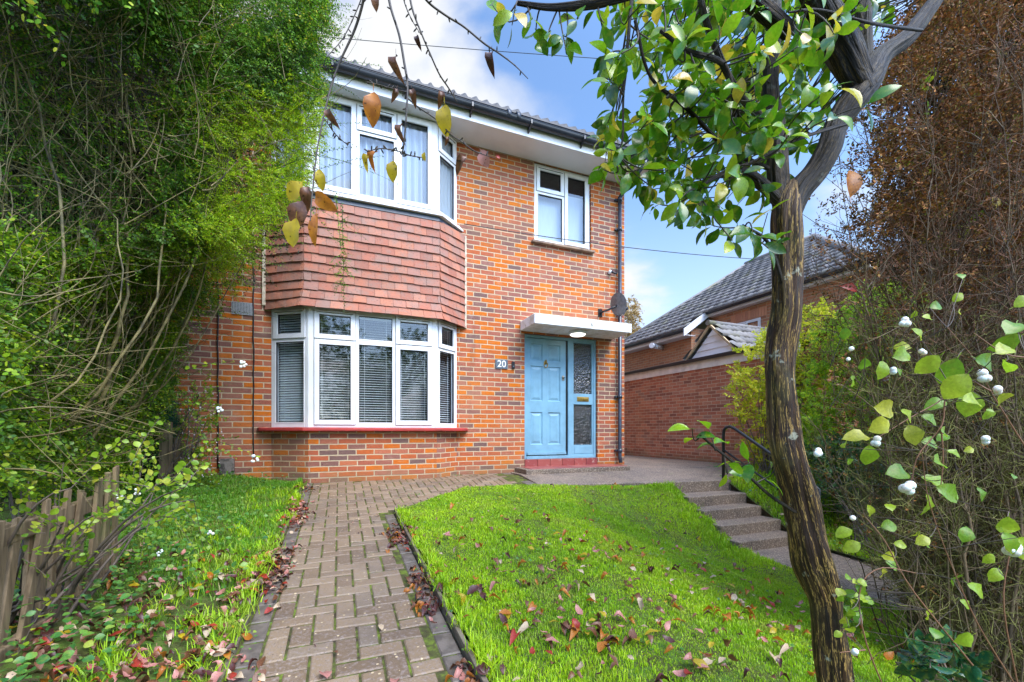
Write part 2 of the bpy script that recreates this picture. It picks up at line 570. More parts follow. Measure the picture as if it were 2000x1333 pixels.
# rooms behind the windows
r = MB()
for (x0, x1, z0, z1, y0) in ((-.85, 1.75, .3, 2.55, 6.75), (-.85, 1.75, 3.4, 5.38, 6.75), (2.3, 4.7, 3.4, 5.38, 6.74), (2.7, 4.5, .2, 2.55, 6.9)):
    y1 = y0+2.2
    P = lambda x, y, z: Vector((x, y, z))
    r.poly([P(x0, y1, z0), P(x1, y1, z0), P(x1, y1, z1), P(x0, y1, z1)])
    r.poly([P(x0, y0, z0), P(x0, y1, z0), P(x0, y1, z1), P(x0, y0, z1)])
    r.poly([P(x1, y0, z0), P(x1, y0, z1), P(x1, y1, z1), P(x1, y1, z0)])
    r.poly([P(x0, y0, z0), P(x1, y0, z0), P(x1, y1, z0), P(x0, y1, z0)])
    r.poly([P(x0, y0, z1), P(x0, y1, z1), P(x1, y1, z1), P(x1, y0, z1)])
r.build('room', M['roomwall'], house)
# red sill of the bay
s = MB()
s.prism(plan([(-1.02, YF-.002), (-.98, 6.50), (-.44, 6.20), (1.39, 6.20), (1.86, 6.50), (1.90, YF-.002)], .775),
        plan([(-1.02, YF-.002), (-.98, 6.50), (-.44, 6.20), (1.39, 6.20), (1.86, 6.50), (1.90, YF-.002)], .825))
s.build('window_sill', M['sill'], house, .012)
# inner floors of both bays
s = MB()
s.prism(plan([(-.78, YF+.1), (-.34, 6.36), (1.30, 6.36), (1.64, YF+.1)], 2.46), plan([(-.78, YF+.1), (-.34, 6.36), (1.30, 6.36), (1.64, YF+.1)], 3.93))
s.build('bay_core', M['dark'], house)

# ---- hanging tiles
def hung_tiles():
    rows = 12
    z0, z1 = 2.405, 3.86
    gauge = (z1-z0)/rows
    mb = MB()
    rnd = random.Random(3)
    def outline(z):
        t = (z-z0)/(z1-z0)
        fl = .075*max(0, 1-t*4)**1.6 + .028
        return [Vector((-.849-.06, YF-.003, z)), Vector((-.38-fl*.6-.03, 6.3-fl, z)), Vector((1.336+fl*.5+.02, 6.3-fl, z)), Vector((1.716+.125, YF-.003, z))]
    for r_ in range(rows):
        zb = z0+r_*gauge
        zt = zb+gauge*1.12
        lo, hi = outline(zb), outline(min(zt, z1+.02))
        for s_ in range(3):
            a0, a1, b0, b1 = lo[s_], lo[s_+1], hi[s_], hi[s_+1]
            n = Vector((a1.y-a0.y, -(a1.x-a0.x), 0)).normalized()
            L = (a1-a0).length
            W = .178
            off = (r_ % 2)*.5*W
            cuts = [0]
            x = W-off if off else W
            while x < L-.03:
                cuts.append(x); x += W
            cuts.append(L)
            for q in range(len(cuts)-1):
                t0, t1 = cuts[q]/L, cuts[q+1]/L
                g = .0016/L
                t0 += g if q else 0; t1 -= g if q < len(cuts)-2 else 0
                dz = rnd.uniform(-.005, .005); dz2 = dz+rnd.uniform(-.004, .004); pr = .027+rnd.uniform(-.003, .004)
                i0 = a0.lerp(a1, t0)+n*.004; i1 = a0.lerp(a1, t1)+n*.004
                o0 = a0.lerp(a1, t0)+n*pr+Vector((0, 0, dz)); o1 = a0.lerp(a1, t1)+n*pr+Vector((0, 0, dz2))
                j0 = b0.lerp(b1, t0); j1 = b0.lerp(b1, t1)
                k0 = j0+n*.005; k1 = j1+n*.005
                mb.prism([i0, o0, o1, i1][::-1], [j0-n*.004, k0, k1, j1-n*.004][::-1])
    return mb
hung_tiles().build('tile_hanging', M['hung'], house)
mf = MB(); mf.prism([(1.84, YF-.03, 2.40), (1.87, YF-.03, 2.40), (1.87, YF, 2.40), (1.84, YF, 2.40)], [(1.84, YF-.03, 3.86), (1.87, YF-.03, 3.86), (1.87, YF, 3.86), (1.84, YF, 3.86)])
mf.build('mortar_fillet', M['mortar'], house, .004)
mf = MB(); mf.prism([(-.955, YF-.03, 2.46), (-.915, YF-.03, 2.46), (-.915, YF, 2.46), (-.955, YF, 2.46)], [(-.955, YF-.03, 3.86), (-.915, YF-.03, 3.86), (-.915, YF, 3.86), (-.955, YF, 3.86)])
mf.build('mortar_fillet', M['mortar'], house, .004)
ld = MB(); ld.prism(plan(off_plan(.045), 3.855), plan(off_plan(.035), 3.925)); ld.build('flashing', M['lead'], house, .004)
us = MB(); us.prism(plan(off_plan(.085), 3.925), plan(off_plan(.085), 3.955)); us.prism(plan(off_plan(.06), 3.9555), plan(off_plan(.06), 3.985)); us.build('upper_window_sill', M['upvc'], house, .005)

# ---- windows
def window_panel(p0, p1, z0, z1, cols, gl, parent, name='window', fw=.055, back=None, backkind=None, postL=0, postR=0):
    """upvc window from p0 to p1 (left to right as seen outside); cols = [(width share, [(height share from the top, opening?)])]"""
    p0 = Vector((p0[0], p0[1], 0)); p1 = Vector((p1[0], p1[1], 0))
    L = (p1-p0).length
    t = (p1-p0)/L
    n = Vector((t.y, -t.x, 0))
    fr = lambda v: Vector((p0.x+t.x*v[0]+n.x*(-v[1]), p0.y+t.y*v[0]+n.y*(-v[1]), v[2]))
    f = MB(); g = MB(); ga = MB()
    dp = .07
    def bar(u0, u1, y0, y1, za, zb): f.box(u0, u1, y0, y1, za, zb, fr)
    def ring(mb, u0, u1, za, zb, wd, y0, y1):
        mb.box(u0, u0+wd, y0, y1, za, zb, fr); mb.box(u1-wd, u1, y0, y1, za, zb, fr)
        mb.box(u0+wd, u1-wd, y0, y1, za, za+wd, fr); mb.box(u0+wd, u1-wd, y0, y1, zb-wd, zb, fr)
    bar(0, fw+postL, 0, dp, z0, z1); bar(L-fw-postR, L, 0, dp, z0, z1)
    bar(fw+postL, L-fw-postR, 0, dp, z0, z0+fw); bar(fw+postL, L-fw-postR, 0, dp, z1-fw, z1)
    u = fw+postL
    inner = L-2*fw-postL-postR
    mw = .05
    tot = inner-mw*(len(cols)-1)
    for ci, (ws, lights) in enumerate(cols):
        cw = tot*ws
        if ci < len(cols)-1: bar(u+cw, u+cw+mw, 0, dp, z0+fw, z1-fw)
        zt = z1-fw
        H = (z1-z0-2*fw)-mw*(len(lights)-1)
        for li, (hs, op) in enumerate(lights):
            hh = H*hs
            a, b_, c, d = u, u+cw, zt-hh, zt
            if li < len(lights)-1: bar(u, u+cw, 0, dp, c-mw, c)
            if op:
                a2, b2, c2, d2 = a-.018, b_+.018, c-.018, d+.018
                ring(f, a2, b2, c2, d2, .062, -.018, .02)
                ring(ga, a2-.004, b2+.004, c2-.004, d2+.004, .012, -.003, .004)
                wd = .044
                if hs < .4:   # drip bar on the small top openers
                    f.box(a2+.03, b2-.03, -.03, -.018, d2-.030, d2-.018, fr)
                    ga.box(a2+.03, b2-.03, -.0265, -.018, d2-.036, d2-.0303, fr)
            else:
                ring(f, a, b_, c, d, .014, -.004, .02)
                wd = .014
            ring(ga, a+wd, b_-wd, c+wd, d-wd, .006, .004, .03)
            g.poly([fr((a+wd, .024, c+wd)), fr((b_-wd, .024, c+wd)), fr((b_-wd, .024, d-wd)), fr((a+wd, .024, d-wd))])
            zt = c-mw
        u += cw+mw
    o = f.build(name, M['upvc'], parent, .0035)
    ga.build('gasket', M['gasket'], o)
    g.build('glass', gl, o)
    return o, fr, L

lay2 = [(.3, True), (.7, False)]
def blind(fr, L, z0, z1, parent, m0=.05, m1=.05, dn=.12, tilt=.35):
    mb = MB()
    z = z0
    while z < z1-.03:
        y0, y1 = dn-.012, dn+.012
        dz = .030*tilt/2
        mb.poly([fr((m0, y0, z-dz)), fr((L-m1, y0, z-dz)), fr((L-m1, y1, z+dz)), fr((m0, y1, z+dz))])
        z += .034
    mb.box(m0, L-m1, dn-.02, dn+.02, z1-.03, z1, fr)
    for q in (.18, .82):
        x = m0+(L-m0-m1)*q
        mb.box(x-.0015, x+.0015, dn-.016, dn-.0145, z0, z1-.031, fr)
    return mb.build('venetian_blind', M['blind'], parent)
# lower bay
ZL0, ZL1 = .8262, 2.44
wl, fr, L = window_panel(A, B_, ZL0, ZL1, [(1, [(.24, True), (.76, False)])], M['glass'], house)
blind(fr, L, .90, 2.38, wl, .02, .02, .13, .9)
wf, fr, L = window_panel(B_, C_, ZL0, ZL1, [(.335, [(.24, True), (.76, True)]), (.33, [(.24, False), (.76, False)]), (.335, [(.24, True), (.76, True)])], M['glass'], house, postL=.035, postR=.035)
for k_, (a_, b_) in enumerate(((.06, .60), (.62, 1.10), (1.12, 1.66))):
    blind(lambda v, a_=a_: fr((v[0]+a_, v[1], v[2])), b_-a_, .90, 2.38, wf, .01, .01, .11, .25)
wr, fr, L = window_panel(C_, D_, ZL0, ZL1, [(1, [(.24, True), (.76, False)])], M['glass'], house)
blind(fr, L, .90, 2.38, wr, .02, .02, .12, .3)
# upper bay
ZU0, ZU1 = 3.986, 5.325
def curtain(fr, L, z0, z1, parent, dn=.16, amp=.022, wl=.075, mat='net', u0=.02, u1=.02, name='net_curtain'):
    n = int((L-u0-u1)/.008)
    us = np.linspace(u0, L-u1, n)
    rr = np.random.default_rng(int(L*1000))
    ph = np.cumsum(rr.uniform(.6, 1.4, n))*(.008/wl)*2*PI
    V, Fc = [], []
    for j, z in enumerate((z0, (z0+z1)/2, z1)):
        for i in range(n):
            V.append(fr((us[i], dn+amp*math.sin(ph[i])*(1-.3*j/2), z)))
    for j in range(2):
        for i in range(n-1):
            Fc.append((j*n+i, j*n+i+1, (j+1)*n+i+1, (j+1)*n+i))
    me = np_mesh(name, np.array([tuple(v) for v in V]), np.array(Fc), smooth=True)
    return link(name, me, M[mat], parent)
lt = [(.27, True), (.73, False)]
wl, fr, L = window_panel(A, B_, ZU0, ZU1, [(1, lt)], M['glass_up'], house)
curtain(fr, L, 4.0, 5.3, wl, dn=.07, amp=.012)
wf, fr, L = window_panel(B_, C_, ZU0, ZU1, [(.34, [(1, True)]), (.34, lt), (.32, [(1, True)])], M['glass_up'], house, postL=.035, postR=.035)
curtain(fr, L, 4.0, 5.3, wf, wl=.10, amp=.03, u0=.06, u1=.06, dn=.10)
wr, fr, L = window_panel(C_, D_, ZU0, ZU1, [(1, lt)], M['glass_up'], house)
curtain(fr, L, 4.0, 5.3, wr, dn=.07, amp=.012)
# window over the door
ww, fr, L = window_panel((3.075, YF+.03), (4.16, YF+.03), 3.995, 5.325, [(.53, [(.33, True), (.67, False)]), (.47, [(1, True)])], M['glass_up'], house)
mb = MB(); mb.box(.03, L-.03, .13, .134, 4.0, 4.98, fr); mb.build('roller_blind', M['blind_w'], ww)
s = MB(); s.box(3.00, 4.22, YF-.07, YF+.02, 3.945, 3.984)
s.build('upper_sill', m_plain('tile_sill', (.33, .22, .15), .8, .3, 10, .3), house, .006)

# ---- eaves
e = MB(); e.box(HX0-.2, 5.06, 6.10, YF-.002, 5.335, 5.355); e.box(5.0, 5.06, YF-.002, 9.0, 5.335, 5.355); e.build('soffit', M['soffit'], house)
e = MB(); e.box(HX0-.2, 5.06, 6.075, 6.0985, 5.325, 5.50); e.box(5.0605, 5.08, 6.075, 9.0, 5.325, 5.50); e.build('fascia', M['soffit'], house, .003)
def half_pipe(p0, p1, r_, k=9, th=.006):
    p0, p1 = Vector(p0), Vector(p1)
    t = (p1-p0).normalized(); side = Vector((t.y, -t.x, 0)).normalized()
    mb = MB()
    for rr, flip in ((r_, 0), (r_-th, 1)):
        b = len(mb.v)
        for p in (p0, p1):
            for j in range(k+1):
                a = PI+PI*j/k
                mb.v.append(tuple(p+side*math.cos(a)*rr+Vector((0, 0, math.sin(a)*rr*1.1))))
        for j in range(k):
            q = (b+j, b+j+1, b+k+1+j+1, b+k+1+j)
            mb.f.append(q[::-1] if flip else q); mb.sm.append(True)
    # rolled rim
    for s_ in (-1, 1):
        mb.tube([p0+side*s_*r_, p1+side*s_*r_], .006, 6)
    mb.prism([p0+side*r_, p0+side*-r_, p0+side*-r_*.7+Vector((0, 0, -r_*.8)), p0+side*r_*.7+Vector((0, 0, -r_*.8))],
             [p0+t*.004+side*r_, p0+t*.004+side*-r_, p0+t*.004+side*-r_*.7+Vector((0, 0, -r_*.8)), p0+t*.004+side*r_*.7+Vector((0, 0, -r_*.8))])
    return mb
gm = half_pipe((HX0-.2, 6.005, 5.52), (5.09, 6.005, 5.50), .064)
for x in np.arange(-3.8, 5.0, .93):
    gm.prism([(x-.012, 5.93, 5.44), (x+.012, 5.93, 5.44), (x+.012, 6.0745, 5.37), (x-.012, 6.0745, 5.37)],
             [(x-.012, 5.93, 5.50), (x+.012, 5.93, 5.50), (x+.012, 6.0745, 5.50), (x-.012, 6.0745, 5.50)])
for x in (-1.2, 2.35, 2.5):
    gm.tube([(x-.03, 6.005, 5.515), (x+.03, 6.005, 5.515)], .073, 14)
gm.build('gutter', M['gutter'], house)
# roof with rolled tiles
xs = np.arange(HX0-.25, 5.14, .0206)
prof = np.maximum(0, np.cos((xs-.03)*2*PI/.165))**1.5*.05
V, Fc = [], []
nR = 26
for i in range(nR):
    for (dy, dz) in ((0, .022), (.33, .0)):
        yy = 5.98+i*.32+dy
        zz = 5.565+(yy-5.98)*.68+dz
        V += [(x, yy, zz+p) for x, p in zip(xs, prof)]
nx_ = len(xs)
for j in range(nR*2-1):
    a = np.arange(nx_-1)+j*nx_
    Fc.append(np.stack([a, a+1, a+1+nx_, a+nx_], 1))
b0 = len(V)
V += [(x, 5.98, 5.565-.004) for x in xs]
a = np.arange(nx_-1)
Fc.append(np.stack([b0+a, b0+a+1, a+1, a], 1))
roof = link('roof', np_mesh('roof', np.array(V), np.concatenate(Fc)), M['roof'], house)
rb = MB(); rb.poly([(HX0-.25, 6.05, 5.50), (5.13, 6.05, 5.50), (5.13, 14.3, 11.1), (HX0-.25, 14.3, 11.1)])
rb.poly([(4.89, YF, 5.36), (4.89, 14, 5.36), (4.89, 14, 10.9), (4.89, YF, 5.8)])
rb.build('roof_underlay', M['gutter'], house)
# downpipe
dpm = MB()
X_ = 4.74
dpm.tube([(X_+.16, 6.005, 5.45), (X_+.14, 6.01, 5.37), (X_+.03, 6.42, 5.12), (X_, 6.53, 5.02), (X_, 6.53, 4.9)], .036, 10)
dpm.tube([(X_, 6.53, 4.9), (X_, 6.53, .30), (X_, 6.50, .20)], .034, 12)
for z in (4.99, 4.45, 2.95, 1.4, .42):
    dpm.tube([(X_, 6.53, z-.03), (X_, 6.53, z+.03)], .042, 12)
    dpm.box(X_-.075, X_+.075, 6.555, 6.598, z-.015, z+.015)
dpm.build('downpipe', M['pipe'], house)
# canopy
cp = MB(); cp.box(2.80, 4.62, 6.03, YF-.002, 2.445, 2.60); cp.build('door_canopy', M['canopy'], house, .008)
# door frame
DY = YF+.045
k = MB()
def bx(mb, x0, x1, z0, z1, y0=0, y1=.09): mb.box(x0, x1, DY+y0, DY+y1, z0, z1)
bx(k, 2.885, 2.93, .30, 2.415); bx(k, 4.255, 4.305, .30, 2.415); bx(k, 2.93, 4.255, 2.365, 2.415)
bx(k, 2.93, 4.255, .30, .352, -.01); bx(k, 3.735, 3.83, .352, 2.365)
bx(k, 3.83, 4.255, .352, .53, .012, .06); bx(k, 3.83, 4.255, 1.25, 1.44, .012, .06)
bx(k, 3.83, 3.855, .53, 1.25, .015, .07); bx(k, 4.23, 4.255, .53, 1.25, .015, .07)
bx(k, 3.83, 3.855, 1.44, 2.365, .015, .07); bx(k, 4.23, 4.255, 1.44, 2.365, .015, .07)
bx(k, 3.855, 4.23, 2.34, 2.365, .015, .07)
k.box(3.87, 4.215, DY+.006, DY+.012, .38, .50)
dfr = k.build('door_frame', M['blue'], house, .004)
g = MB(); g.poly([(3.855, DY+.04, .53), (4.23, DY+.04, .53), (4.23, DY+.04, 1.25), (3.855, DY+.04, 1.25)])
g.poly([(3.855, DY+.04, 1.44), (4.23, DY+.04, 1.44), (4.23, DY+.04, 2.34), (3.855, DY+.04, 2.34)])
g.build('glass', M['glass_obs'], dfr)
lp = MB(); lp.box(3.92, 4.16, DY+.002, DY+.0118, 1.305, 1.385); lp.box(3.94, 4.14, DY-.004, DY+.0017, 1.325, 1.365); lp.build('letter_plate', M['brass'], dfr, .003)
# door leaf with six raised panels, hung on the left, standing a finger open
dl = MB()
X0, X1, Z0, Z1 = 2.934, 3.695, .365, 2.36
y0, y1 = DY+.018, DY+.06
pc = [(3.015, 3.245), (3.345, 3.59)]
pr_ = [(.545, 1.10), (1.29, 1.89), (1.98, 2.27)]
xs_ = [X0, pc[0][0], pc[0][1], pc[1][0], pc[1][1], X1]
for q in (0, 2, 4): dl.box(xs_[q], xs_[q+1], y0, y1, Z0, Z1)
zz_ = [Z0, pr_[0][0], pr_[0][1], pr_[1][0], pr_[1][1], pr_[2][0], pr_[2][1], Z1]
for a_, b_ in pc:
    for q in (0, 2, 4, 6): dl.box(a_, b_, y0+.0002, y1, zz_[q], zz_[q+1])
    for c, d in pr_:
        # moulded edge falling to the recess, then the raised field
        def fr4(i, y): return [(a_+i, y, c+i), (b_-i, y, c+i), (b_-i, y, d-i), (a_+i, y, d-i)]
        rings = [fr4(0, y0+.0004), fr4(.014, y0+.016), fr4(.024, y0+.016), fr4(.062, y0+.004)]
        for m in range(3):
            for q in range(4):
                q2 = (q+1) % 4
                dl.poly([rings[m][q], rings[m][q2], rings[m+1][q2], rings[m+1][q]])
        dl.poly(rings[3])
dl.box(2.95, 3.69, DY-.012, DY+.0175, .372, .415)
door = dl.build('door', M['blue'], house)
gp = MB(); gp.box(3.697, 3.7345, DY+.03, DY+.09, .353, 2.364); gp.build('door_gap_shade', M['black'], dfr)  # black strip standing in for the shade in the gap beside the door
kn = MB()
kx, kz = 3.30, 1.935
kn.lathe([(0, .0), (.034, .0), (.034, .008), (.02, .014), (0, .016)], (kx, y0, kz+.02), (0, -1, 0), 20)
kn.tube([(kx+.036*math.sin(a), y0-.018, kz-.02+.045*math.cos(a)) for a in np.linspace(0, 2*PI, 17)], .007, 8)
kn.lathe([(0, 0), (.016, .0), (.016, .02), (0, .024)], (kx, y0-.012, kz+.05), (0, -1, 0), 14)
kn.build('knocker', M['brass'], door)
lk = MB(); lk.lathe([(0, 0), (.03, 0), (.03, .01), (.018, .016), (0, .018)], (3.645, y0, 1.72), (0, -1, 0), 20)
lk.box(3.62, 3.67, y0-.006, y0-.0005, 1.66, 1.69)
lk.build('lock', m_plain('tarnished_steel', (.35, .33, .28), .3, .2, 30, 0, .5, .9), door)
# red tiles under the threshold
t_ = MB(); x = 2.885
while x < 4.29:
    t_.box(x, min(x+.235, 4.305)-.004, YF-.01, YF+.12, .175, .298); x += .237
t_.build('threshold_tiles', M['redtile'], house, .003)
# doorstep slab
st = MB(); st.box(2.70, 4.66, 6.12, YF-.002, -.2, .175); st.build('doorstep', M['slab'], house, .012)
st = MB()
x = 2.8
rg = random.Random(4)
while x < 4.6:
    y = 6.14
    while y < YF-.03:
        st.box(x, x+.148, y, min(y+.148, YF-.004), .1755, .1815); y += .151
    x += .151
st.build('step_tiles', M['redtile'], house)

# ---- things fixed to the front wall
nm = empty('house_number_sign', (2.465, YF, 1.80), 'grey slate house number plate reading 20 on the brick beside the door', 'sign')
p = MB(); p.box(2.357, 2.573, YF-.016, YF-.002, 1.795, 1.945); p.build('plate', M['slate'], nm, .003)
cu = bpy.data.curves.new('number', 'FONT'); cu.body = '20'; cu.size = .155; cu.align_x = 'CENTER'; cu.align_y = 'CENTER'; cu.extrude = .0015; cu.offset = .001
to = bpy.data.objects.new('number_tmp', cu); C.objects.link(to)
dg = bpy.context.evaluated_depsgraph_get()
me = bpy.data.meshes.new_from_object(to.evaluated_get(dg))
bpy.data.objects.remove(to)
me.transform(Matrix.Translation((2.465, YF-.0185, 1.870)) @ Matrix.Rotation(PI/2, 4, 'X'))
link('number', me, M['white'], nm)
sc_ = MB()
for x in (2.368, 2.562):
    sc_ = MB(); sc_.lathe([(0, 0), (.004, 0), (.004, .003), (0, .004)], (x, YF-.016, 1.87), (0, -1, 0), 8); sc_.build('screw', M['black'], nm)
be = empty('doorbell', (2.67, YF, 1.8), 'small black doorbell box between the number plate and the door', 'doorbell')
p = MB(); p.box(2.645, 2.695, YF-.028, YF-.002, 1.805, 1.925); p.build('case', M['black'], be, .005)
p = MB(); p.lathe([(0, 0), (.013, 0), (.013, .004), (0, .006)], (2.67, YF-.028, 1.84), (0, -1, 0), 14); p.build('button', M['slate'], be)
lampo = empty('porch_light', (3.72, 6.29, 2.445), 'round white ceiling light, lit, under the door canopy', 'lamp')
p = MB(); p.lathe([(0, 0), (.15, 0), (.155, -.03), (.13, -.045)], (3.72, 6.29, 2.443), (0, 0, 1), 32); p.build('rim', M['upvc'], lampo)
p = MB(); p.lathe([(.13, -.0445), (.11, -.062), (.06, -.070), (0, -.072)], (3.72, 6.29, 2.443), (0, 0, 1), 32); p.build('diffuser', M['lamp'], lampo)
# satellite dish
sd = empty('satellite_dish', (4.45, YF, 2.95), 'dark grey satellite dish on the brick wall above the canopy end', 'satellite dish')
ax = Vector((.93, .12, .25)).normalized()
dc = Vector((4.53, 6.33, 3.0))
p = MB(); p.lathe([(r_, .16*r_*r_/.04*.25) for r_ in (0, .05, .1, .14, .17, .195)]+[(.20, .038), (.194, .042)], dc, ax, 36); dish = p.build('reflector', M['grey'], sd)
p = MB(); p.tube([(4.36, YF-.01, 2.90), (4.36, 6.50, 2.90), (4.44, 6.42, 2.93), (4.53, 6.335, 2.98)], .018, 8); p.box(4.32, 4.40, YF-.02, YF-.002, 2.83, 2.97); p.build('bracket', M['black'], sd)
lnb = dc+ax*.26+Vector((0, 0, -.10))
p = MB(); p.tube([dc+Vector((0, 0, -.19)), dc+ax*.14+Vector((0, 0, -.22)), lnb], .009, 6); p.tube([lnb, lnb-ax*.07], .024, 10); p.build('feed_arm', M['black'], sd)
# small sensor on the wall
sn = empty('security_light', (4.56, YF, 3.66), 'small white wall light left of the downpipe on the brick', 'light fitting')
p = MB(); p.lathe([(0, 0), (.035, 0), (.035, .04), (.02, .06), (0, .06)], (4.56, YF-.002, 3.66), (0, -1, 0), 16); p.build('base', M['upvc'], sn)
p = MB(); p.tube([(4.56, YF-.06, 3.66), (4.63, YF-.07, 3.635), (4.67, YF-.07, 3.63)], .018, 8); p.build('arm', M['black'], sn)
# air brick
ab = MB()
x0, x1, z0, z1 = -1.303, -1.06, 2.316, 2.47
ab.box(x0, x1, YF-.006, YF-.002, z0, z1)
for i in range(15):
    x = x0+(x1-x0)*i/14
    ab.box(x-.0035, x+.0035, YF-.012, YF-.0062, z0, z1)
for i in range(10):
    z = z0+(z1-z0)*i/9
    ab.box(x0, x1, YF-.0145, YF-.0122, z-.0035, z+.0035)
vb = MB(); vb.box(x0+.002, x1-.002, YF-.0068, YF-.0061, z0+.002, z1-.002)
av = ab.build('air_vent', m_plain('grey_vent_plastic', (.45, .46, .47), .5, .05), house)
vb.build('vent_back', M['black'], av)
# meter box + cables
cb = empty('cable_box', (-1.35, YF, .25), 'small grey weathered box at the foot of the wall with cables', 'junction box')
p = MB(); p.box(-1.43, -1.27, YF-.075, YF-.002, .21, .42); p.build('case', m_plain('weathered_grey_box', (.22, .18, .15), .8, .4, 18, .4), cb, .01)
def wire(name, pts, r_, label, cat='cable', mat='black', parent=None, group=None):
    mb = MB(); mb.tube(pts, r_, 5)
    o = mb.build(name, M[mat], parent)
    if parent is None: tag(o, label, cat, group)
    return o
jit = random.Random(9)
wire('wall_cable', [(-1.455+jit.uniform(-.006, .006), YF-.014, z) for z in np.arange(.30, 4.6, .16)], .0085, 'black cable clipped down the wall into the grey box')
wire('wall_cable', [(-1.055+jit.uniform(-.006, .006), YF-.013, z) for z in np.arange(.42, 4.2, .16)], .0075, 'thinner black cable hanging down the wall left of the bay')
# overhead lines
def sag(p, q, s_, n=24):
    p, q = Vector(p), Vector(q)
    return [p.lerp(q, i/n)-Vector((0, 0, s_*4*(i/n)*(1-i/n))) for i in range(n+1)]
wire('overhead_wire', sag((1.80, 6.47, 3.99), (9.2, 6.25, 4.42), .10, 30), .007, 'thin black overhead wire crossing below the small upper window', 'overhead wire')
wire('overhead_wire', sag(atD(520, 62, 34), atD(1700, 146, 30), .25), .024, 'faint overhead wire high in the sky above the gutter', 'overhead wire')

# ================================================================= NEIGHBOUR HOUSE
nb = empty('neighbour_house', (9.5, 8, 0), 'neighbouring brick house with a grey tiled hipped roof and a flat fronted brick garage', 'house')
def nwall(pts, z0, z1, name='wall', mat='brick_n'):
    mb = MB()
    for (a, b_) in zip(pts[:-1], pts[1:]):
        mb.poly([(a[0], a[1], z0), (b_[0], b_[1], z0), (b_[0], b_[1], z1), (a[0], a[1], z1)])
    return mb.build(name, M[mat], nb)
nwall([(9.0, 16, 0), (9.0, 9.15, 0), (9.65, 9.15, 0)], -.2, 3.62)
nwall([(9.65, 9.15, 0), (9.65, 3.4, 0), (16, 3.4, 0)], -.9, 4.15)
nwall([(9.0, 16, 0), (16, 16, 0)], -.2, 3.6)
nwall([(7.5, 14.2, 0), (7.5, 5.2, 0), (9.64, 5.2, 0)], -1.0, 2.18, 'garage_wall', 'brick_g')
# quoin column of dark bricks at the garage corner
m_ = MB(); m_.box(7.485, 7.7, 5.185, 5.42, -1.0, 2.17)
m_.build('corner_pier', m_brick('dark_quoin_brick', [(0, (.07, .06, .06)), (.5, (.16, .11, .09)), (1, (.30, .19, .12))], (.4, .32, .22), stain=.2), nb)
g = MB(); g.box(7.475, 7.499, 5.1, 14.2, 2.165, 2.36); g.build('garage_fascia', m_plain('grubby_white_fascia', (.82, .80, .77), .5, .15, 3), nb, .004)
half_pipe((7.41, 14.2, 2.40), (7.41, 5.1, 2.385), .055).build('garage_gutter', M['gutter'], nb)
g = MB(); g.box(7.45, 9.64, 5.1, 14.2, 2.37, 2.42); g.build('garage_roof', m_plain('felt_roof', (.09, .09, .09), .9), nb)
# roof planes with courses
def tile_plane(P0, du, dv, nu, nv, wu, gv, name='roof', clip=None):
    """P0 eaves corner, du unit along the eaves, dv unit up the slope; one strip per tile so that colours differ"""
    P0, du, dv = map(lambda q: np.array(q, float), (P0, du, dv))
    nrm = np.cross(du, dv); nrm = nrm/np.linalg.norm(nrm)
    if nrm[2] < 0: nrm = -nrm
    V, Fc = [], []
    seg = 6
    pr = np.array([0, .022, .026, .004, 0, .018, .0])[:seg+1]
    for j in range(nv):
        for i in range(nu):
            off = 0 if j % 2 == 0 else .5
            c0 = P0+du*(i+off)*wu+dv*j*gv
            mid = c0+du*wu*.5+dv*gv*.5
            if clip and not clip(mid): continue
            b0 = len(V)
            for t_, base in ((0, .042), (1.12, .006)):
                for s_ in range(seg+1):
                    V.append(c0+du*wu*s_/seg*.995+dv*gv*t_+nrm*(base+pr[s_]))
            for s_ in range(seg+1):
                V.append(c0+du*wu*s_/seg*.995+nrm*.0)
            for s_ in range(seg):
                Fc.append((b0+s_, b0+s_+1, b0+seg+1+s_+1, b0+seg+1+s_))
                Fc.append((b0+2*(seg+1)+s_, b0+2*(seg+1)+s_+1, b0+s_+1, b0+s_))
    return link(name, np_mesh(name, np.array(V), np.array(Fc)), M['nroof'], nb)
pitch = math.atan(.69)
sl = np.array([math.cos(pitch), 0, math.sin(pitch)])
EX, EZ = 8.6, 3.52
RX = 12.65
def on_roof(p):
    x, y = p[0], p[1]
    t_ = (x-EX)/(RX-EX)
    lo = 5.0 if x > 9.42 else 9.05
    if x > RX: return False
    ynear = max(lo, 8.2-(RX-x)*.95) if x > 9.42 else lo
    yfar = 10.4+(1-t_)*1.9
    return ynear < y < yfar
tile_plane((EX-.02, 2.4, EZ), (0, 1, 0), sl, 36, 17, .3, .295, 'roof', on_roof)
def flat(pts, mat, name, th=.03):
    mb = MB(); mb.prism([Vector(p)-Vector((0, 0, th)) for p in pts], pts); return mb.build(name, mat, nb)
rz = lambda x: EZ+(x-EX)*.69
flat([(EX, 9.05, rz(EX)-.01), (EX, 12.3, rz(EX)-.01), (RX, 10.4, rz(RX)-.01), (RX, 8.2, rz(RX)-.01), (9.42, 5.15, rz(9.42)-.01), (9.42, 9.05, rz(9.42)-.01)][::-1], M['gutter'], 'roof_underlay')
mb = MB(); mb.poly([(9.42, 5.1, rz(9.42)), (16.5, 5.1, rz(9.42)), (RX, 8.2, rz(RX))]); mb.poly([(RX, 8.2, rz(RX)), (16.5, 5.1, rz(9.42)), (16.5, 12.3, rz(9.42)), (RX, 10.4, rz(RX))])
mb.poly([(EX, 12.3, rz(EX)), (RX, 10.4, rz(RX)), (16.5, 12.3, rz(EX))]); mb.build('far_roof', M['nroof'], nb)
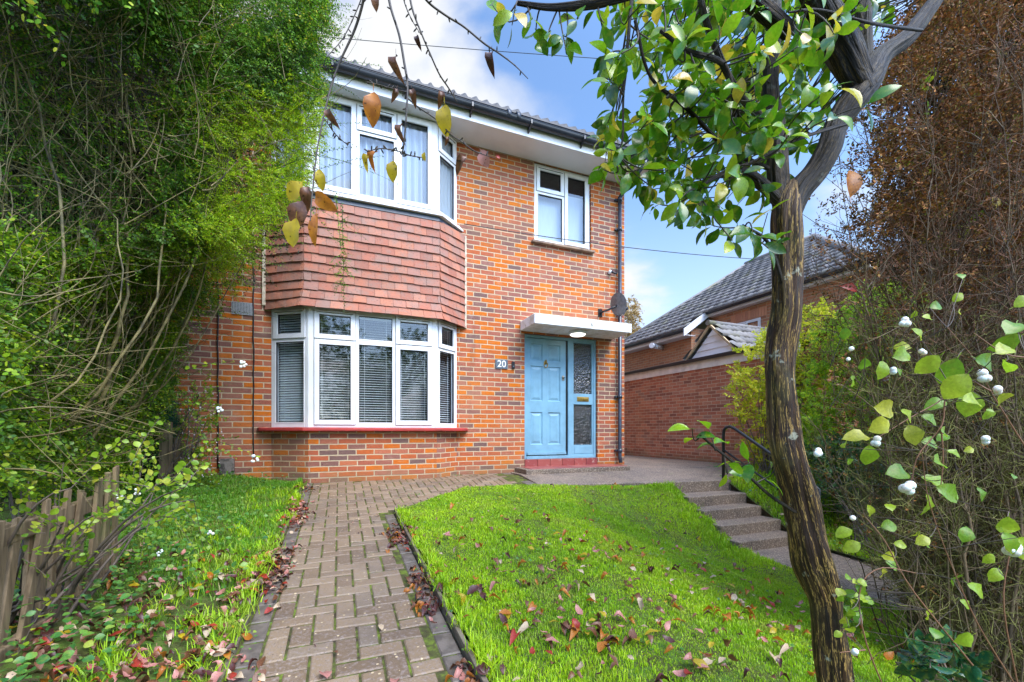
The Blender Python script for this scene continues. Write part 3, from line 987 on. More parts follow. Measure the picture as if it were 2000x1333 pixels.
rt = MB(); rt.tube([(RX, 10.45, rz(RX)+.03), (RX, 8.2, rz(RX)+.03)], .10, 10); rt.tube([(RX, 10.4, rz(RX)+.02), (EX, 12.3, rz(EX)+.03)], .07, 8); rt.tube([(RX, 8.2, rz(RX)+.02), (9.42, 5.13, rz(9.42)+.03)], .10, 10)
rt.build('ridge_tiles', M['nroof'], nb)
e = MB(); e.box(8.66, 8.68, 9.0, 12.5, 3.36, 3.50); e.box(8.6805, 8.998, 9.0, 12.5, 3.36, 3.375)
e.box(9.46, 9.48, 5.1, 9.04, 3.93, 4.06); e.box(9.4805, 9.648, 5.1, 9.04, 3.93, 3.945)
e.prism([(8.60, 8.99, 3.33), (9.47, 8.99, 3.93), (9.47, 9.03, 3.93), (8.60, 9.03, 3.33)], [(8.60, 8.99, 3.53), (9.47, 8.99, 4.13), (9.47, 9.03, 4.13), (8.60, 9.03, 3.53)])
e.build('fascia', M['soffit'], nb)
half_pipe((8.585, 12.5, 3.50), (8.585, 9.03, 3.49), .055).build('gutter', M['gutter'], nb)
half_pipe((9.40, 9.2, 4.05), (9.40, 5.0, 4.04), .06).build('gutter', M['gutter'], nb)
dpn = MB(); dpn.tube([(9.40, 9.08, 4.0), (9.55, 9.07, 3.85), (9.56, 9.07, 3.7), (9.56, 9.07, 2.42)], .04, 8); dpn.build('downpipe', M['gutter'], nb)
fl = MB(); fl.tube([(8.99, 10.3, 3.27), (8.55, 10.15, 3.27)], .07, 14); fl.tube([(8.56, 10.153, 3.27), (8.44, 10.11, 3.27)], .076, 14); fl.build('flue', M['upvc'], nb)
# window with a soldier course and the little clad gable over the garage
window_panel((9.63, 8.35), (9.63, 7.55), 2.95, 3.58, [(.5, [(1, True)]), (.5, [(1, False)])], M['glass_up'], nb)
sol = MB()
for i in range(14):
    y = 8.42-i*.075
    sol.box(9.636, 9.655, y-.066, y, 3.60, 3.82)
k = NT('soldier_brick'); sol.build('soldier_course', k.done(k.bsdf(k.ramp(k.island(), BR_NEI), .85)), nb)
gy0, gy1, gym = 7.62, 6.42, 7.02
gz0, gzt = 2.42, 2.98
cl = MB()
nb_ = 4
for i in range(nb_):
    a0, a1 = i/nb_, (i+1)/nb_
    za, zb = gz0+(gzt-gz0)*a0, gz0+(gzt-gz0)*a1
    ya, yb = gy0+(gym-gy0)*a0, gy0+(gym-gy0)*a1
    yc, yd = gy1+(gym-gy1)*a1, gy1+(gym-gy1)*a0
    cl.poly([(7.50, ya, za), (7.50, yd, za), (7.515, yc-.001, zb), (7.515, yb+.001, zb)])
    cl.poly([(7.50, ya, za), (7.515, ya, za), (7.515, yd, za), (7.50, yd, za)][::-1])
cl.build('gable_cladding', M['upvc'], nb)
bd = m_plain('weathered_bargeboard', (.58, .42, .24), .8, .25, 8)
bb = MB()
for (ya, sgn) in ((gy0+.10, -1), (gy1-.10, 1)):
    p0 = Vector((7.40, ya, gz0-.07)); p1 = Vector((7.40, gym, gzt+.06))
    up = Vector((0, 0, .055)); dx = Vector((.045, 0, 0))
    bb.prism([p0, p1, p1+dx, p0+dx], [p0+up, p1+up, p1+up+dx, p0+up+dx])
bb.build('bargeboard', bd, nb)
for (ya, nm_) in ((gy0+.12, 1), (gy1-.12, 2)):
    dyv = Vector((0, gym-ya, gzt+.12-(gz0-.0))); Ls = dyv.length; dyv.normalize()
    tile_plane((7.38, ya, gz0+.0), (1, 0, 0), tuple(dyv), 8, 4, .3, Ls/4, 'small_roof')
rt = MB(); rt.tube([(7.36, gym, gzt+.13), (9.64, gym, gzt+.13)], .06, 8); rt.build('small_ridge', M['nroof'], nb)

# ================================================================= GROUND
def zpath(Y):
    Y = np.asarray(Y, float)
    return np.where(Y > 6, .02, .02-.062*(6-Y))+.06*np.clip((Y-5.3)/.9, 0, 1)
def sstep(t):
    t = np.clip(t, 0, 1); return t*t*(3-2*t)
def zlow(Y):
    return -.72-.045*np.clip(3.8-np.asarray(Y, float), -2, 8)
def zlawn(X, Y):
    X = np.asarray(X, float); Y = np.asarray(Y, float)
    zp = zpath(Y)+.035
    stair = np.interp(Y, [3.6, 3.86, 5.0, 5.6], [0, .05, .98, 1])
    tgt = zlow(Y)*(1-stair)+(-.02)*stair
    t = sstep((X-1.6)/(4.55-1.6))
    z = zp*(1-t)+tgt*t
    z = z+.02*snoise(X, Y, 1.3, 5)*(1-stair*.7)
    # left border rises a little towards the fence
    z = np.where(X < -.5, zpath(Y)-.03*np.clip((Y-5.3)/.9, 0, 1)+.02+.10*sstep((-.5-X)/.9)+.02*snoise(X, Y, 2.0, 8), z)
    # beyond the lower path
    z = np.where(X > 5.6, zlow(Y)*(1-stair)-.03*stair+.05+.12*sstep((X-5.6)/1.5), z)
    return z

def grid_mesh(name, xs, ys, zf, mat, mask=None, kind='structure'):
    X, Y = np.meshgrid(xs, ys)
    Z = zf(X, Y)
    V = np.stack([X, Y, Z], -1).reshape(-1, 3)
    nx, ny = len(xs), len(ys)
    i, j = np.meshgrid(np.arange(nx-1), np.arange(ny-1))
    a = (j*nx+i)
    q = np.stack([a, a+1, a+1+nx, a+nx], -1).reshape(-1, 4)
    if mask is not None:
        cx = (X[:-1, :-1]+X[1:, 1:])/2; cy = (Y[:-1, :-1]+Y[1:, 1:])/2
        q = q[mask(cx, cy).ravel()]
    o = link(name, np_mesh(name, V, q, smooth=True), mat)
    o['kind'] = kind
    return o

def m_soil():
    k = NT('lawn_soil_and_thatch')
    n = k.noise(k.obj(), 9, 6, .7)
    c = k.ramp(n, [(.3, (.035, .022, .012)), (.5, (.07, .09, .02)), (.65, (.08, .16, .02)), (.8, (.16, .16, .05))])
    return k.done(k.bsdf(c, .95, k.bump(k.noise(k.obj(), 40, 4), .8, .02), .2))
M['soil'] = m_soil()
grid_mesh('lawn', np.arange(.56, 4.62, .05), np.arange(-3, 5.66, .05), zlawn, M['soil'],
          lambda x, y: (y < 5.52) & ~((y > 4.55+(x-.53)*.98) & (x < 1.6)))
grid_mesh('garden_border', np.concatenate([np.arange(-4.5, -.43, .06), [-.43]]), np.arange(-3, 6.62, .06), zlawn, M['soil'])
grid_mesh('side_lawn', np.arange(5.62, 9.7, .1), np.arange(-3, 5.3, .1), zlawn, M['soil'])
k = NT('far_ground')
c = k.mix(k.noise(k.obj(), 2, 4), (.05, .09, .02), (.09, .08, .04))
gm_ = MB(); gm_.poly([(-400, -400, -1.25), (400, -400, -1.25), (400, 700, -1.25), (-400, 700, -1.25)])
gm_.build('ground', k.done(k.bsdf(c, .95)), None, kind='structure')
gm_ = MB(); gm_.prism([(-6, 6.3, -1.2), (14, 6.3, -1.2), (14, 30, -1.2), (-6, 30, -1.2)], [(-6, 6.3, -.06), (14, 6.3, -.06), (14, 30, -.06), (-6, 30, -.06)])
gm_.build('terrace_ground', M['soil'], None, kind='structure')

# ---- block paving
def m_paver():
    k = NT('clay_coloured_block_paver')
    mi = k.island()
    c = k.ramp(mi, [(0, (.13, .085, .048)), (.4, (.195, .13, .073)), (.75, (.245, .17, .10)), (1, (.155, .115, .075))])
    n = k.noise(k.obj(), 60, 4, .7)
    c = k.mix(k.smooth(n, .45, .75), c, (.26, .20, .17))
    c = k.mix(k.math('MULTIPLY', k.smooth(k.noise(k.obj(), 140, 2), .6, .72), .7), c, (.05, .04, .035))
    c = k.mix(k.math('MULTIPLY', k.smooth(k.noise(k.obj(), 1.5, 4, .7), .45, .7), .45), c, (.08, .06, .05))
    vo = k.n('TexVoronoi'); k.set(vo.inputs['Vector'], k.obj()); vo.inputs['Scale'].default_value = 38
    sp = k.n('SeparateColor'); k.set(sp.inputs[0], vo.outputs['Color'])
    dot = k.math('MULTIPLY', k.math('LESS_THAN', vo.outputs['Distance'], .22), k.math('GREATER_THAN', sp.outputs[0], .80))
    c = k.mix(dot, c, (.45, .34, .20))
    return k.done(k.bsdf(c, k.math('ADD', .42, k.math('MULTIPLY', n, .3)), k.bump(n, .5, .004), .45))
M['paver'] = m_paver()
M['edge'] = m_plain('charcoal_edge_block', (.15, .12, .095), .55, .25, 12, .4)
k = NT('mossy_joint')
c = k.ramp(k.noise(k.obj(), 13, 5, .7), [(.35, (.04, .028, .018)), (.50, (.07, .075, .02)), (.62, (.12, .16, .02)), (.8, (.20, .24, .03))])
M['joint'] = k.done(k.bsdf(c, .9, k.bump(k.noise(k.obj(), 90, 3), .6, .006), .2))

rp = random.Random(12)
pv, ed, base = MB(), MB(), MB()
def lawn_edge(x):   # back edge of the right lawn
    return 4.55+(x-.53)*.98 if x < 1.5 else 5.5
def block(mb, x0, x1, y0, y1):
    g_ = .0055
    x0, x1, y0, y1 = x0+g_, x1-g_, y0+g_, y1-g_
    if x1-x0 < .03 or y1-y0 < .03: return
    t0 = rp.uniform(-.002, .002); tx, ty = rp.uniform(-.002, .002), rp.uniform(-.002, .002)
    ch = .006
    def zz(x, y): return float(zpath(y))+.008+t0+(tx if x > (x0+x1)/2 else -tx)+(ty if y > (y0+y1)/2 else -ty)
    P = [(x0, y0), (x1, y0), (x1, y1), (x0, y1)]
    Q = [(x0+ch, y0+ch), (x1-ch, y0+ch), (x1-ch, y1-ch), (x0+ch, y1-ch)]
    b = [Vector((x, y, zz(x, y)-.03)) for x, y in P]
    m1 = [Vector((x, y, zz(x, y)-.005)) for x, y in P]
    tp = [Vector((x, y, zz(x, y))) for x, y in Q]
    o = len(mb.v)
    mb.v += [tuple(v) for v in b+m1+tp]
    for r_ in (0, 4):
        for i in range(4):
            j = (i+1) % 4
            mb.f.append((o+r_+i, o+r_+j, o+r_+4+j, o+r_+4+i)); mb.sm.append(False)
    mb.f.append((o+8, o+9, o+10, o+11)); mb.sm.append(False)
U = .1
xa, xb = -.32, .42
def in_reg(x, y):
    if xa < x < xb: return -2.5 < y < 6.28
    if x >= xb and x < 2.46: return y > lawn_edge(x)-.02 and y < 6.56 and not (x < 1.5 and y < 4.7)
    return False
for iy in range(-25, 67):
    for ix in range(-5, 26):
        m = (ix-iy) % 4
        X_ = xa+ix*U; Y_ = iy*U
        if m == 0: r4 = (X_, X_+2*U, Y_, Y_+U)
        elif m == 3: r4 = (X_, X_+U, Y_, Y_+2*U)
        else: continue
        cx, cy = (r4[0]+r4[1])/2, (r4[2]+r4[3])/2
        if cy < 4.6:
            x0, x1 = max(r4[0], xa), min(r4[1], xb)
            if x1-x0 > .03 and cy > -2.5: block(pv, x0, x1, r4[2], r4[3])
        elif in_reg(cx, cy): block(pv, max(r4[0], xa), r4[1], r4[2], r4[3])
        elif xa-.12 < cx < xa and cy < 6.28: block(pv, max(r4[0], xa), r4[1], r4[2], r4[3])
y = -2.5
while y < 6.3:
    block(ed, -.42, -.32, y, y+.2)
    if y < 4.5: block(ed, .42, .52, y, y+.2)
    y += .2
ep = pv.build('path', M['paver'], None, kind='structure')
ed.build('path_edge_blocks', M['edge'], None, kind='structure')
xs_ = np.linspace(-.44, 2.6, 40); ys_ = np.arange(-2.6, 6.65, .08)
grid_mesh('path_joints', xs_, ys_, lambda X, Y: zpath(Y)+.001, M['joint'], lambda x, y: (x < .53) | (y > np.where(x < 1.6, 4.5+(x-.53)*.98, 5.46)))
# timber edging boards
def board(pts, th, up, name, label):
    mb = MB()
    for (a, b_) in zip(pts[:-1], pts[1:]):
        a, b_ = Vector(a), Vector(b_)
        t_ = (b_-a).normalized(); n_ = Vector((t_.y, -t_.x, 0))*th/2
        za, zb = float(zpath(a.y)), float(zpath(b_.y))
        lo = [Vector((q.x, q.y, z-.05)) for q, z in ((a-n_, za), (b_-n_, zb), (b_+n_, zb), (a+n_, za))]
        hi = [Vector((q.x, q.y, z+up)) for q, z in ((a-n_, za), (b_-n_, zb), (b_+n_, zb), (a+n_, za))]
        mb.prism(lo[::-1], hi[::-1])
    o = mb.build(name, M['timber_e'], None, .004)
    return tag(o, label, 'edging')
def m_wood(name, c1, c2, moss=.3, stretch=(20, 20, 2)):
    k = NT(name)
    n = k.noise(k.scale(k.obj(), stretch), 2.2, 5, .65)
    c = k.mix(k.smooth(n, .35, .68), c1, c2)
    g_ = k.math('MULTIPLY', k.smooth(k.noise(k.obj(), 3, 5, .7), .48, .68), moss)
    c = k.mix(g_, c, (.10, .15, .03))
    return k.done(k.bsdf(c, .8, k.bump(n, .5, .004), .25))
M['timber_e'] = m_wood('weathered_edging_timber', (.20, .16, .11), (.09, .065, .045), .5, (3, 3, 20))
bp = [(.535, y, 0) for y in np.arange(-2.5, 4.56, .47)]
board(bp+[(.55, 4.62, 0)], .022, .05, 'edging_board', 'thin weathered timber board edging the lawn beside the paved path')
board([(-.435, y, 0) for y in np.arange(-2.5, 2.7, .47)], .02, .035, 'edging_board', 'low timber board edging the leafy border left of the path')
board([(-.435, y, 0) for y in np.arange(3.3, 5.9, .5)], .02, .03, 'edging_board', 'low timber board edging the grass near the bay window')

# ---- slab, steps, lower path
SX0, SX1 = 4.62, 5.6
sb = MB()
fpt = [(2.62, 5.44, .015), (3.6, 5.30, .015), (4.62, 5.06, .015), (5.66, 4.94, .015), (6.1, 5.3, .03), (7.5, 6.15, .095), (4.9, 6.15, .10), (2.62, 6.15, .10)]
sb.prism([(x, y, -.4) for x, y, z in fpt], fpt)
bpt = [(2.62, 6.1505), (7.5, 6.1505), (7.5, 13.5), (4.95, 13.5), (4.95, 6.59), (2.62, 6.59)]
sb.prism([(x, y, -.4) for x, y in bpt], [(x, y, .10) for x, y in bpt])
sb.build('terrace_slab', M['slab'], None, .01, kind='structure')
sb = MB(); sb.prism([(2.46, 5.42, -.1), (2.612, 5.42, -.1), (2.612, 6.59, -.1), (2.46, 6.59, -.1)], [(2.46, 5.42, .018), (2.612, 5.42, .018), (2.612, 6.59, .092), (2.46, 6.59, .092)])
sb.build('edge_course', M['edge'], None, .006, kind='structure')
nos = [4.94, 4.64, 4.37, 4.10, 3.83]
for i in range(1, 5):
    mb = MB(); z = -.145*i
    x1 = SX1+.04*(i % 2)
    mb.prism([(SX0-.1, nos[i]-.0, z-.16), (x1, nos[i], z-.16), (x1, nos[i-1]+.05, z-.16), (SX0-.1, nos[i-1]+.05, z-.16)],
             [(SX0-.1, nos[i]-.0, z), (x1, nos[i], z), (x1, nos[i-1]+.05, z), (SX0-.1, nos[i-1]+.05, z)])
    o = mb.build('step', M['slab'], None, .012, kind='structure')
    o['group'] = 'concrete garden steps'
grid_mesh('lower_path', np.linspace(4.5, 5.64, 12), np.arange(-3, 3.95, .1), lambda X, Y: zlow(Y)+.012+.0*X, M['slab'])

# ---- handrail
hr = empty('handrail', (5.62, 5.1, 0), 'black tubular steel handrail running down beside the concrete steps', 'handrail')
HXX = 5.70
tp0 = Vector((HXX, 5.12, .80)); tp1 = Vector((HXX, 3.25, -.05)) 
mb = MB()
arc = [(HXX, 5.12, -.05), (HXX, 5.12, .72), (HXX, 5.11, .79), (HXX, 5.07, .835), (HXX, 5.0, .85), (HXX, 4.9, .81), (HXX, 4.75, .72), (HXX, 3.75, .12), (HXX, 3.65, .03), (HXX, 3.65, -.75)]
mb.tube(arc, .024, 10); mb.build('top_rail', M['black'], hr)
mb = MB(); mb.tube([(HXX, 5.12, .48), (HXX, 3.65, -.33)], .016, 8); mb.build('lower_rail', M['black'], hr)

# ================================================================= GRASS
def grass_mesh(name, n, area_f, hmin, hmax, wd, mat, seed=1, lean=.55, zoff=0):
    r = np.random.default_rng(seed)
    X, Y, Hs = area_f(r, n)
    n = len(X)
    Z = zlawn(X, Y)-.004+zoff
    h = r.uniform(hmin, hmax, n)*Hs
    th = r.uniform(0, 2*PI, n)
    ln = r.uniform(.15, 1.0, n)*lean
    dx, dy = np.cos(th)*ln*h, np.sin(th)*ln*h
    ph = th+PI/2+r.uniform(-.6, .6, n)
    D = np.maximum(X*CS+Y*CC, .8)
    ww = wd*(.7+.6*r.random(n))*(.75+.25*D)/2
    wx, wy = np.cos(ph)*ww, np.sin(ph)*ww
    V = np.empty((n, 7, 3))
    for i, (t, s_, wf_) in enumerate(((0, 0, 1), (.5, .32, .85), (.85, .8, .45))):
        V[:, 2*i, 0] = X+dx*s_-wx*wf_; V[:, 2*i, 1] = Y+dy*s_-wy*wf_; V[:, 2*i, 2] = Z+h*t*(1-.25*ln)
        V[:, 2*i+1, 0] = X+dx*s_+wx*wf_; V[:, 2*i+1, 1] = Y+dy*s_+wy*wf_; V[:, 2*i+1, 2] = Z+h*t*(1-.25*ln)
    V[:, 6, 0] = X+dx*1.25; V[:, 6, 1] = Y+dy*1.25; V[:, 6, 2] = Z+h*(1-.42*ln)
    t = np.array([[0, 1, 3], [0, 3, 2], [2, 3, 5], [2, 5, 4], [4, 5, 6]])
    Fc = (np.arange(n)[:, None, None]*7+t[None]).reshape(-1, 3)
    o = link(name, np_mesh(name, V.reshape(-1, 3), Fc), mat)
    o['kind'] = 'stuff'
    return o
def m_grass(name, a, b_, c_, dry=.06):
    k = NT(name)
    isl = k.island()
    c = k.ramp(isl, [(0, a), (.5, b_), (1-dry-.02, c_), (1-dry, (.34, .30, .10)), (1, (.26, .20, .08))])
    pt = k.noise(k.obj(), 1.1, 3, .6)
    c = k.mix(k.smooth(pt, .42, .62), c, k.mix(.4, c, (.10, .32, .01)))
    c = k.mix(k.math('MULTIPLY', k.smooth(k.noise(k.obj(), 3.3, 4, .7), .50, .70), .6), c, (.36, .37, .08))
    c = k.mix(k.math('MULTIPLY', k.smooth(k.noise(k.obj(), 6.5, 3, .7), .56, .70), .35), c, (.08, .25, .02))
    p = k.bsdf(c, .42, None, .35)
    t = k.n('BsdfTranslucent'); k.set(t.inputs[0], c)
    ms = k.n('MixShader'); ms.inputs[0].default_value = .35
    k.t.links.new(p, ms.inputs[1]); k.t.links.new(t.outputs[0], ms.inputs[2])
    return k.done(ms.outputs[0])
M['grass'] = m_grass('lawn_grass', (.25, .47, .008), (.40, .62, .012), (.56, .72, .025), .05)
M['grass2'] = m_grass('border_grass', (.08, .22, .012), (.14, .34, .018), (.26, .42, .04), .08)
def lawn_area(r, n):
    X = r.uniform(.56, 4.6, n); Y = r.uniform(.4, 5.55, n)
    D = X*CS+Y*CC; Lt = (X*CC-Y*CS)/np.maximum(D, .1)
    keep = (D > .9) & (Y < np.where(X < 1.6, 4.53+(X-.53)*.98, 5.5-.12*np.clip(X-2.6, 0, 2.2))) & (Lt < .95)
    keep &= ~((X > 4.45) & (Y > 3.8)) | (r.random(n) < .5)
    keep &= r.random(n) < np.clip(2.6/D, .3, 1)
    X, Y = X[keep], Y[keep]
    cl_ = .8+.35*snoise(X, Y, 3.0, 3)+.22*snoise(X, Y, 11.0, 4)
    edge_ = np.exp(-((X-4.45)/.25)**2)*1.0*(Y > 3.4)
    return X, Y, np.clip(cl_, .45, 1.4)+edge_
grass_mesh('lawn_grass', 480000, lawn_area, .012, .036, .0032, M['grass'], 21)
def border_area(r, n):
    X = r.uniform(-2.3, -.45, n); Y = r.uniform(1.2, 6.55, n)
    dens = np.clip(.02+.95*sstep((Y-2.5)/1.2)+.25*snoise(X, Y, 4, 2)+.40*sstep((X+.75)/.25)*sstep((2.6-Y)/1.0), .0, 1)
    keep = r.random(n) < dens
    X, Y = X[keep], Y[keep]
    return X, Y, np.clip(.85+.4*snoise(X, Y, 5, 3)+.5*sstep((Y-4)/1.5)*sstep((-.8-X)/.5), .4, 2)
grass_mesh('border_grass', 110000, border_area, .022, .065, .0034, M['grass2'], 22)
def side_area(r, n):
    X = r.uniform(5.64, 9, n); Y = r.uniform(1, 6.0, n)
    k_ = (Y < 5.0+(X-5.66)*.45)
    X, Y = X[k_], Y[k_]
    return X, Y, np.full(len(X), 1.1)
grass_mesh('side_grass', 60000, side_area, .03, .08, .005, M['grass'], 23)
def tuft_area(pts, s_):
    def f(r, n):
        i = r.integers(0, len(pts), n)
        p = np.array(pts)[i]
        return p[:, 0]+r.normal(0, s_, n)*p[:, 2], p[:, 1]+r.normal(0, s_, n)*p[:, 2], .5+r.random(n)*1.0
    return f
rr = np.random.default_rng(5)
tu = [(-.455-abs(rr.normal(0, .03)), y, 1) for y in rr.uniform(1.3, 5.9, 40)]+[(.565+abs(rr.normal(0, .02)), y, .8) for y in rr.uniform(1.2, 4.5, 40)]
tu += [(rr.uniform(-.9, -.5), rr.uniform(1.4, 5.8), 1.2) for _ in range(40)]
tu += [(rr.uniform(4.2, 4.55), rr.uniform(3.6, 5.1), 1.6) for _ in range(30)]
grass_mesh('grass_tufts', 12000, tuft_area(tu, .03), .03, .085, .0042, M['grass'], 24, .8)

# ================================================================= VEGETATION
def bez(p0, p1, p2, n):
    """quadratic bezier, arrays (N,3) -> (N,n,3)"""
    t = np.linspace(0, 1, n)[None, :, None]
    return p0[:, None]*(1-t)**2+2*p1[:, None]*t*(1-t)+p2[:, None]*t*t

def pxD(px, py, D):
    """arrays of pixel and depth -> world points"""
    L = (px-1000)/F
    return np.stack([(CS+L*CC)*D, (CC-L*CS)*D, CAMH+(HY-py)/F*D], -1)

def in_poly(px, py, poly):
    ins = np.zeros(len(px), bool)
    n = len(poly)
    for i in range(n):
        x0, y0 = poly[i]; x1, y1 = poly[(i+1) % n]
        c = ((y0 > py) != (y1 > py))
        with np.errstate(divide='ignore', invalid='ignore'):
            xx = (x1-x0)*(py-y0)/(y1-y0)+x0
        ins ^= c & (px < xx)
    return ins

def shoots(P0, Dr, L, nl, size, r, droop=.3, tpl=LEAF_SMALL, rad=.0013, spread=.8, nseg=4, opp=True):
    """arching shoots with two ranks of leaves: returns (stemV, stemF), (leafV, leafF)"""
    N = len(P0)
    Dr = unit(Dr)
    t = np.linspace(0, 1, nseg)[None, :, None]
    dn = np.array([0, 0, -1.0])
    P = P0[:, None]+Dr[:, None]*L[:, None, None]*t+dn*(droop*L[:, None, None])*t**2
    rd = np.linspace(1, .35, nseg)[None]*np.full((N, 1), rad)
    st = tubes_np(P, rd, 3)
    tl = (np.arange(nl)+.7)/nl
    tl = tl[None, :, None]
    Q = P0[:, None]+Dr[:, None]*L[:, None, None]*tl+dn*(droop*L[:, None, None])*tl**2
    tg = unit(Dr[:, None]+dn*(2*droop)*tl)
    side = unit(np.cross(Dr, unit(np.array([0, 0, 1.0])+.8*r.normal(size=(N, 3)))))
    sgn = np.where(np.arange(nl) % 2 == 0, 1, -1)[None, :, None]
    ld = unit(side[:, None]*sgn*spread+tg*.55+.25*r.normal(size=(N, nl, 3)))
    nn = np.cross(tg, side[:, None])+.4*r.normal(size=(N, nl, 3))
    S = size*(.7+.6*r.random((N, nl)))*(1-.35*tl[..., 0])
    lf = leaves_np(Q.reshape(-1, 3), ld.reshape(-1, 3), nn.reshape(-1, 3), S.reshape(-1), tpl)
    return st, lf

def cat(ps):
    v, f, m = merge(ps); return v, f

M['twig_dark'] = m_plain('dark_wet_twig', (.05, .035, .022), .6, .3, 20)
M['stem_olive'] = m_plain('olive_brown_stem', (.24, .19, .07), .65, .45, 9, .4)
M['stem_grey'] = m_plain('grey_brown_twig', (.13, .095, .07), .7, .35, 12)
M['stem_moss'] = m_plain('mossy_dead_twig', (.24, .24, .05), .8, .4, 7)
M['stem_rust'] = m_plain('rusty_dead_twig', (.20, .085, .04), .8, .4, 9)
M['hedge_leaf'] = m_leaf('hedge_leaf', [(0, (.04, .14, .008)), (.5, (.10, .27, .012)), (.85, (.24, .44, .02)), (.95, (.45, .46, .03)), (1, (.55, .42, .04))],
                         .45, .35, .22, patch=[(0, (.03, .10, .02)), (.6, (.07, .20, .02)), (1, (.16, .32, .03))], patchscale=2.2)
M['lime_leaf'] = m_leaf('lime_hedge_leaf', [(0, (.22, .46, .01)), (.5, (.42, .66, .015)), (.9, (.60, .74, .03)), (1, (.7, .62, .05))], .4, .55, .4)
M['core'] = m_plain('hedge_core_shade_black', (.004, .005, .002), .95, .4, 5)  # solid cores painted near black for the shade deep inside the foliage
M['spindle'] = m_leaf('glossy_evergreen_leaf', [(0, (.025, .09, .005)), (.4, (.055, .19, .005)), (.72, (.15, .32, .008)), (.9, (.32, .45, .015)), (.95, (.50, .42, .03)), (1, (.55, .36, .04))], .22, .42, .6)
M['snowleaf'] = m_leaf('snowberry_leaf', [(0, (.12, .27, .02)), (.5, (.24, .40, .02)), (.8, (.38, .48, .03)), (1, (.5, .48, .05))], .35, .5, .5)
M['weed'] = m_leaf('low_weed_leaf', [(0, (.03, .13, .03)), (.5, (.07, .22, .04)), (.85, (.16, .33, .05)), (1, (.35, .40, .06))], .4, .35, .4)
M['yellowbush'] = m_leaf('yellow_green_shrub_leaf', [(0, (.34, .46, .02)), (.5, (.58, .62, .03)), (1, (.75, .66, .05))], .5, .5, .3)
M['greenbush'] = m_leaf('green_shrub_leaf', [(0, (.12, .30, .02)), (.5, (.30, .52, .025)), (1, (.58, .70, .03))], .45, .5, .3)
M['teal'] = m_leaf('blue_green_conifer_scale', [(0, (.008, .05, .035)), (.6, (.015, .10, .06)), (1, (.04, .16, .08))], .6, .1, .3)
k = NT('white_berry'); M['berry'] = k.done(k.bsdf(k.mix(k.smooth(k.noise(k.obj(), 160, 3), .5, .7), (.74, .74, .70), (.55, .50, .42)), .55, None, .5, 0, **{'Subsurface Weight': .2}))

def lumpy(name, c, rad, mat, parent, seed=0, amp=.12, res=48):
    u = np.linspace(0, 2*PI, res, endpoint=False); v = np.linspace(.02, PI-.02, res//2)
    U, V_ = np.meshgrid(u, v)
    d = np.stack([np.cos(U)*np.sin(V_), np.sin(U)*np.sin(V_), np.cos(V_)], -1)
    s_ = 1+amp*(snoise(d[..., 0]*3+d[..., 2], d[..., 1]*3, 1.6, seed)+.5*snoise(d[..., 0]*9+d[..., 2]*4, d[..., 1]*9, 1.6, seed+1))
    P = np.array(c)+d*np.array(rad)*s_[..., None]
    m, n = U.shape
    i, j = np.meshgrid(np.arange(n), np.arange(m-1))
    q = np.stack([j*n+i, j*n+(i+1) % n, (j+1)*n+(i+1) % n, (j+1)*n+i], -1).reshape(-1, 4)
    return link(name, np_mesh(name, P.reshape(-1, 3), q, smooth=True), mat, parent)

LEAF_OV6 = (np.array([[0, 0, 0], [.3, .27, .05], [.72, .25, .03], [1, 0, -.04], [.72, -.25, .03], [.3, -.27, .05]]), np.array([[0, 1, 4, 5], [1, 2, 3, 4]]))
M['skirt_leaf'] = m_leaf('glossy_lower_hedge_leaf', [(0, (.05, .14, .008)), (.5, (.14, .29, .008)), (.85, (.32, .47, .015)), (1, (.55, .52, .04))], .4, .4, .25, patch=[(0, (.03, .09, .012)), (.6, (.07, .18, .014)), (1, (.14, .28, .015))], patchscale=3)
# ---------------- left hedge
hedge = empty('hedge', (-1.9, 3.4, 0), 'tall overgrown small leaved hedge with tangled bare stems filling the left side', 'hedge')
r = np.random.default_rng(31)
HP = [(-60, -60), (640, -60), (655, 40), (640, 150), (650, 230), (625, 330), (600, 400), (560, 450), (520, 500), (480, 560), (400, 600), (370, 640), (350, 720), (345, 780), (320, 830), (310, 880), (250, 960), (190, 960), (100, 930), (-60, 930)]
def hedge_depth(px, py):
    up = 1-sstep((py-420)/220)
    d_up = 2.3+1.1*np.clip(px/600, 0, 1)
    d_lo = 1.75+2.6*np.clip(px/340, 0, 1.1)
    return d_up*up+d_lo*(1-up)
def hedge_samples(n, densf, d0=0., d1=.7):
    px = r.uniform(-50, 670, n); py = r.uniform(-50, 960, n)
    k_ = in_poly(px+r.normal(0, 9, n), py+r.normal(0, 9, n), HP) & (r.random(n) < densf(px, py))
    px, py = px[k_], py[k_]
    D = hedge_depth(px, py)+r.uniform(d0, d1, len(px))
    return px, py, D
def dens_main(px, py):
    # the canopy hangs over the right, bare stems show at the upper left
    right = sstep((px-(330-.10*py))/150)
    low = sstep((py-455)/60)
    top = sstep((150-py)/120)*sstep((px-130)/250)*.8
    cl_ = np.clip(.7+.6*snoise(px, py, .018, 12)+.3*snoise(px, py, .06, 13), .05, 1)
    cl_ = np.where(py > 470, np.clip(cl_, .35, 1), cl_)
    return np.clip(np.maximum(np.maximum(right, low*.95), top)*cl_+.07, 0, 1)
def hedge_dir(px, n):
    d = r.normal(size=(n, 3))*.6
    d[:, 0] += .75; d[:, 1] -= .35; d[:, 2] -= .05
    return d
px, py, D = hedge_samples(68000, dens_main)
D = D-.25*(py > 440)*r.random(len(px))
P0 = pxD(px, py, D)-np.array([.10, 0, 0])
lime = (sstep((px-(350+.1*np.abs(py-420)))/110)*sstep((py-120)/150)*(1-sstep((py-560)/60)) > r.random(len(px))*.7+.03)
